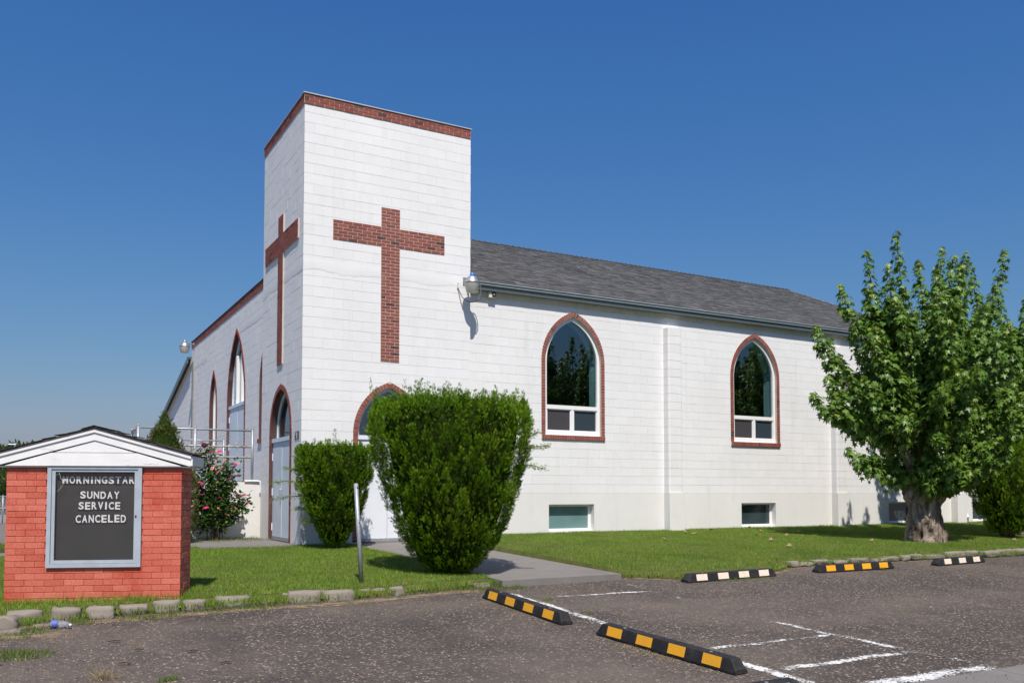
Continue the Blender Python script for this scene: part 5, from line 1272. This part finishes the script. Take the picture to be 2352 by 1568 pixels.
for p, bright in heads:
    o = bpy.data.objects.new('flower', fm[0 if bright else 1]); link(o, RB); o.location = p + Vector((0, -.03, .02)); o.rotation_euler = (rng.uniform(.2, 1.0), rng.uniform(-.4, .4), rng.uniform(0, 6))

# ------------------------------------------------------------------ steel post, bottle, litter
PO = empty('steel_post', (-.875, -6.0, -.16)); tag(PO, 'leaning bare galvanised steel sign post in the lawn', 'post')
m = MB(); top = Vector((-.075, .05, 1.285)); m.tube([(0, 0, -.1), tuple(top)], .028, 16); m.obj('tube', 'galvanised', PO, True)
m = MB(); m.tube([tuple(top * .999), tuple(top * 1.0015)], .024, 16); m.obj('open_end', 'dark_seam', PO)
for k in (.62, .97): m = MB(); c = top * k + Vector((.005, -.031, 0)); m.obox(c, (1, 0, 0), (0, 1, 0), (0, 0, 1), .009, .008, .009); m.obj('bolt', 'galvanised', PO)
BT = empty('plastic_bottle', (-4.36, -7.2, lot_z(0, -7.2) + .04)); tag(BT, 'crushed clear plastic bottle with blue label by the kerb stones', 'bottle')
m = MB(); V = []; sides = 16; rows = 12
for j in range(rows):
    k = j / (rows - 1); r = .036 * (1 if k < .7 else 1 - (k - .7) * 2.0) * (1 + .12 * math.sin(j * 2.2))
    for q in range(sides):
        a = 2 * math.pi * q / sides; rr = r * (1 - .28 * max(0, math.sin(a + k * 5))); V.append((-.095 + .19 * k, math.cos(a) * rr + .015 * math.sin(k * 4), math.sin(a) * rr))
m.add(V, [(j * sides + q, j * sides + (q + 1) % sides, (j + 1) * sides + (q + 1) % sides, (j + 1) * sides + q) for j in range(rows - 1) for q in range(sides)] + [tuple(range(sides))[::-1], tuple(range((rows - 1) * sides, rows * sides))], 0); o = m.obj('body', 'bottle_plastic', BT, True)
m = MB(); m.tube([(-.075, .003, 0), (-.03, .008, 0)], .0385, 14, False); m.obj('label_wrap', 'bottle_label', BT, True)
m = MB(); m.tube([(.092, .0, 0), (.108, .0, 0)], .014, 10); m.obj('cap', 'vinyl_white', BT, True); BT.rotation_euler = (0, .05, -.55)

def curled_leaf(seed):
    r_ = random.Random(seed); m = MB(); V = [(x * .11, y * .11, .03 * (x * x * 3 + r_.uniform(-.2, .5) * y) + .012) for x, y, _ in LV]; m.add(V, [tuple(f) for f in LF], 0); return m.mesh('fallen_leaf', 'dead_leaf')
cl = [curled_leaf(i) for i in range(4)]
for i in range(22):
    x = random.uniform(6.8, 17); y = random.uniform(-2.6, -.25) if i < 17 else random.uniform(-5, -3)
    o = bpy.data.objects.new('fallen_leaf', cl[i % 4]); link(o); o.location = (x, y, lawn_z(x, y) + .035); o.rotation_euler = (random.uniform(-.5, .5), random.uniform(-.5, .5), random.uniform(0, 6)); s = random.uniform(.9, 1.6); o.scale = (s, s, s)
    tag(o, 'dry brown curled maple leaf lying on the lawn below the nave wall', 'leaf', 'dry fallen leaves on the lawn')
for x, y, rz, L, lab in ((-3.95, -8.04, .3, .11, 'dark twig on the asphalt below the brick notice board'), (-3.38, -8.69, .5, .10, 'dark twig lying alone in the middle of the asphalt'), (-3.95, -8.94, -.1, .10, 'dark twig on the asphalt above the dry weed clump'), (-3.2, -9.22, .2, .09, 'dark twig near the bottom border right of the weeds'), (-3.79, -8.47, -.3, .08, 'small twig between the two darker twigs on the asphalt')):
    m = MB(); m.tube([(-L / 2, 0, .008), (0, .008, .013), (L / 2, 0, .006)], [.008, .011, .006], 6); o = m.obj('twig', 'twig_bark'); o.location = (x, y, lot_z(x, y) + .012); o.rotation_euler = (0, 0, rz - .3); tag(o, lab, 'twig', 'twigs on the asphalt')

# ------------------------------------------------------------------ grass, weeds, grit
def blades(pts, h, w, var, lean=.5):
    n = len(pts); P = np.asarray(pts, float); a = RNG.uniform(0, 2 * np.pi, n); d = np.stack([np.cos(a), np.sin(a), np.zeros(n)], 1); b = RNG.uniform(0, 2 * np.pi, n)
    l = np.stack([np.cos(b), np.sin(b), np.zeros(n)], 1) * (RNG.uniform(0, lean, n) * h)[:, None]; t_ = P + l + np.stack([np.zeros(n), np.zeros(n), h], 1)
    V = np.stack([P - d * w[:, None] / 2, P + d * w[:, None] / 2, t_], 1).reshape(-1, 3); return V, np.arange(3 * n).reshape(-1, 3), np.repeat(var, 3)
vnoise = lambda x, y, s: noise.noise(Vector((x * s, y * s, 1.7)))
sgn_inv = SGN.matrix_basis.inverted(); SGN_M = Matrix.Translation(SGN.location) @ Euler(SGN.rotation_euler).to_matrix().to_4x4(); sgn_inv = SGN_M.inverted()
def grass_field(x0, x1, backf, dens, hh):
    out = []; H_ = []; n = int((x1 - x0) * 6.5 * dens); X = RNG.uniform(x0, x1, n); K = RNG.uniform(-.02, 1, n)
    for x, k in zip(X, K):
        f = front_edge(x); b = backf(x); y = f + (b - f) * k
        if RNG.uniform() > (b - f) / 6.5: continue
        q = sgn_inv @ Vector((x, y, 0))
        if -.02 < q.x < SWD + .02 and -.02 < q.y < SD + .02: continue
        ragged = (y - f) < .10 + .10 * vnoise(x, y, 4)
        hgt = hh * RNG.uniform(.6, 1.25) * (1 + .35 * vnoise(x, y, 1.3)) * (1.35 if ragged or (b - y) < .05 else 1)
        if -.15 < q.x < SWD + .12 and -.18 < q.y < SD + .12: hgt *= 2.0
        out.append((x, y, lawn_z(x, y) - .012 - (.05 if k < .02 else 0))); H_.append(hgt)
    return out, np.array(H_)
p1, h1 = grass_field(3.05, 22, lambda x: .14, 2300, .042); p2, h2 = grass_field(-9.5, .96, LB, 3400, .042)
pp = p1 + p2; hh = np.concatenate([h1, h2]); V, F, A = blades(pp, hh, RNG.uniform(.006, .010, len(pp)), np.clip(RNG.normal(.48, .20, len(pp)), 0, 1), .8)
tag(tri_obj('grass', V, F, A, 'grass', None, 'stuff'), 'short mown green grass of the lawns', 'grass')
# grass in the planting bed and round the landing foot
pp = [(RNG.uniform(-6, -.1), RNG.uniform(1.76, 3.4), -.04) for _ in range(6000)]; V, F, A = blades(pp, RNG.uniform(.05, .12, 6000), RNG.uniform(.006, .012, 6000), RNG.uniform(.1, 1, 6000), .8); tag(tri_obj('weeds', V, F, A, 'weed_green', None, 'stuff'), 'weedy growth in the bed beside the landing wall', 'weeds')
# tufts between and before the kerb stones, by stops, in the lot
tp = []; th = []; dp = []; dh = []
def tuft(x, y, r, n, h, dry=False, z=None):
    for _ in range(n):
        a, q = RNG.uniform(0, 6.28), r * math.sqrt(RNG.uniform()); xx, yy = x + q * math.cos(a), y + q * math.sin(a) * .7; zz = lot_z(xx, yy) if z is None else z
        (dp if dry else tp).append((xx, yy, zz - .005)); (dh if dry else th).append(h * RNG.uniform(.4, 1.2) * (1.1 - .5 * q / r))
for x in np.arange(-5.6, .95, .055):
    f = front_edge(x); g = .5 + .5 * vnoise(x, 0, 2.6)
    if RNG.uniform() < .35 + .5 * g: tuft(x, f - .13 + RNG.uniform(-.08, .06), .09, int(20 + 40 * g), .055 + .03 * g)
    if RNG.uniform() < .75: tuft(x, f - .27 + RNG.uniform(-.08, .08), .10, 26, .03, True)
for x in np.arange(3.1, 6.5, .06): tuft(x, front_edge(x) - .03 + RNG.uniform(-.06, .06), .08, 30, .05); tuft(x, front_edge(x) - .10 + RNG.uniform(-.06, .06), .08, 14, .03, True)
for x in np.arange(6.6, 13, .12):
    if RNG.uniform() < .5: tuft(x, front_edge(x) - .12, .08, 24, .05)
for x, y, r, n, h in ((-4.7, -8.3, .26, 420, .07), (-4.95, -8.2, .3, 420, .07), (-4.6, -7.25, .22, 260, .07), (-4.75, -7.45, .25, 240, .06), (-4.15, -7.0, .12, 120, .08), (-3.6, -6.95, .2, 220, .06), (-3.35, -6.9, .16, 160, .05), (-2.3, -6.8, .3, 300, .06), (-2.8, -6.85, .2, 160, .05), (-1.2, -6.85, .2, 160, .05), (4.75, -7.0, .25, 220, .06), (4.4, -6.98, .2, 160, .05), (5.2, -7.0, .2, 120, .05), (1.12, -6.5, .14, 160, .07), (1.0, -7.5, .07, 60, .07), (.98, -8.42, .09, 70, .06), (.85, -6.45, .22, 260, .07), (.5, -6.45, .2, 180, .06), (-3.72, -9.57, .06, 50, .06), (-3.66, -9.56, .04, 40, .07), (8.0, -6.9, .05, 30, .08)): tuft(x, y, r, n, h)
for x, y, r, n, h in ((-4.13, -9.32, .10, 130, .13), (.22, -7.8, .16, 260, .02), (.2, -8.1, .14, 200, .02), (.40, -10.0, .18, 320, .02), (.45, -10.5, .2, 360, .02), (.42, -10.25, .2, 320, .02), (.2, -6.35, .3, 500, .035), (.5, -6.25, .25, 360, .04), (4.9, -7.05, .4, 260, .03), (-4.6, -7.6, .35, 260, .02)): tuft(x, y, r, n, h, True)
V, F, A = blades(tp, np.array(th), RNG.uniform(.005, .010, len(tp)), np.clip(RNG.normal(.5, .25, len(tp)), 0, 1), 1.0); tag(tri_obj('weeds', V, F, A, 'weed_green', None, 'stuff'), 'green grass tufts growing between kerb stones and at the lot edge', 'weeds')
V, F, A = blades(dp, np.array(dh), RNG.uniform(.003, .007, len(dp)), RNG.uniform(0, 1, len(dp)), 2.2); tag(tri_obj('dry_grass', V, F, A, 'dry_grass', None, 'stuff'), 'straw coloured dry grass along the lot edge', 'dry grass')
# bare dirt at the lot edge
def dirt(poly_c, label):
    V = []; ed = []; n = len(poly_c); prof = ((-1, 0), (-.5, .8), (0, 1), (.5, .8), (1, 0))
    for i, (x, y, w) in enumerate(poly_c):
        for k, e in prof: V.append((x, y + k * w, lot_z(x, y + k * w) + .012 * noise.noise(Vector((x * .35, (y + k * w) * .35, 0))) + .004)); ed.append(e if 0 < i < n - 1 else 0)
    F = [(i * 5 + j, (i + 1) * 5 + j, (i + 1) * 5 + j + 1, i * 5 + j + 1) for i in range(n - 1) for j in range(4)]
    me = bpy.data.meshes.new('dirt'); me.from_pydata(V, [], F); me.materials.append(M['dirt']); a = me.attributes.new('edge', 'FLOAT', 'POINT'); a.data.foreach_set('value', ed); o = link(bpy.data.objects.new('dirt', me)); tag(o, label, 'dirt', kind='structure')
dirt([(x, front_edge(x) - .24, .22 + .05 * math.sin(x * 3)) for x in np.arange(-6.5, 1.0, .25)], 'tan dirt strip at the foot of the kerb stones')
dirt([(x, -7.45 + .1 * math.sin(x * 2), .28) for x in np.arange(-6.0, -4.0, .2)], 'tan dirt patch left of the crushed bottle')
dirt([(x, front_edge(x) - .12, .14) for x in np.arange(3.0, 12, .3)], 'thin dirt strip below the right lawn edge')
# loose grit on the lot, denser close to the viewer
n = 9000; X = RNG.uniform(-6, 7, n); Y = -13.5 + 7 * RNG.uniform(0, 1, n) ** 1.1; keep = Y < np.array([front_edge(x) - .25 for x in X]); X, Y = X[keep], Y[keep]; n = len(X); R_ = RNG.uniform(.003, .0065, n) * np.where(RNG.uniform(size=n) < .12, 1.9, 1)
oc = np.array([(1, 0, 0), (-1, 0, 0), (0, 1, 0), (0, -1, 0), (0, 0, .7), (0, 0, -.7)]); of = np.array([(0, 2, 4), (2, 1, 4), (1, 3, 4), (3, 0, 4), (2, 0, 5), (1, 2, 5), (3, 1, 5), (0, 3, 5)])
Z = .078 + .054 * Y + .012; V = np.stack([X, Y, Z], 1)[:, None] + (oc * RNG.uniform(.6, 1.2, (n, 6, 1))) * R_[:, None, None]; F = (of[None] + (np.arange(n) * 6)[:, None, None]).reshape(-1, 3)
t = NT('grit'); t.set(t.ramp(t.attr('var'), (0, (.05, .05, .055)), (.5, (.16, .14, .12)), (.85, (.34, .29, .23)), (1, (.50, .46, .40))), .85); M['grit'] = t.m
tag(tri_obj('grit', V.reshape(-1, 3), F, np.repeat(RNG.uniform(0, 1, n), 6), 'grit', None, 'stuff'), 'loose grit scattered over the asphalt', 'gravel')
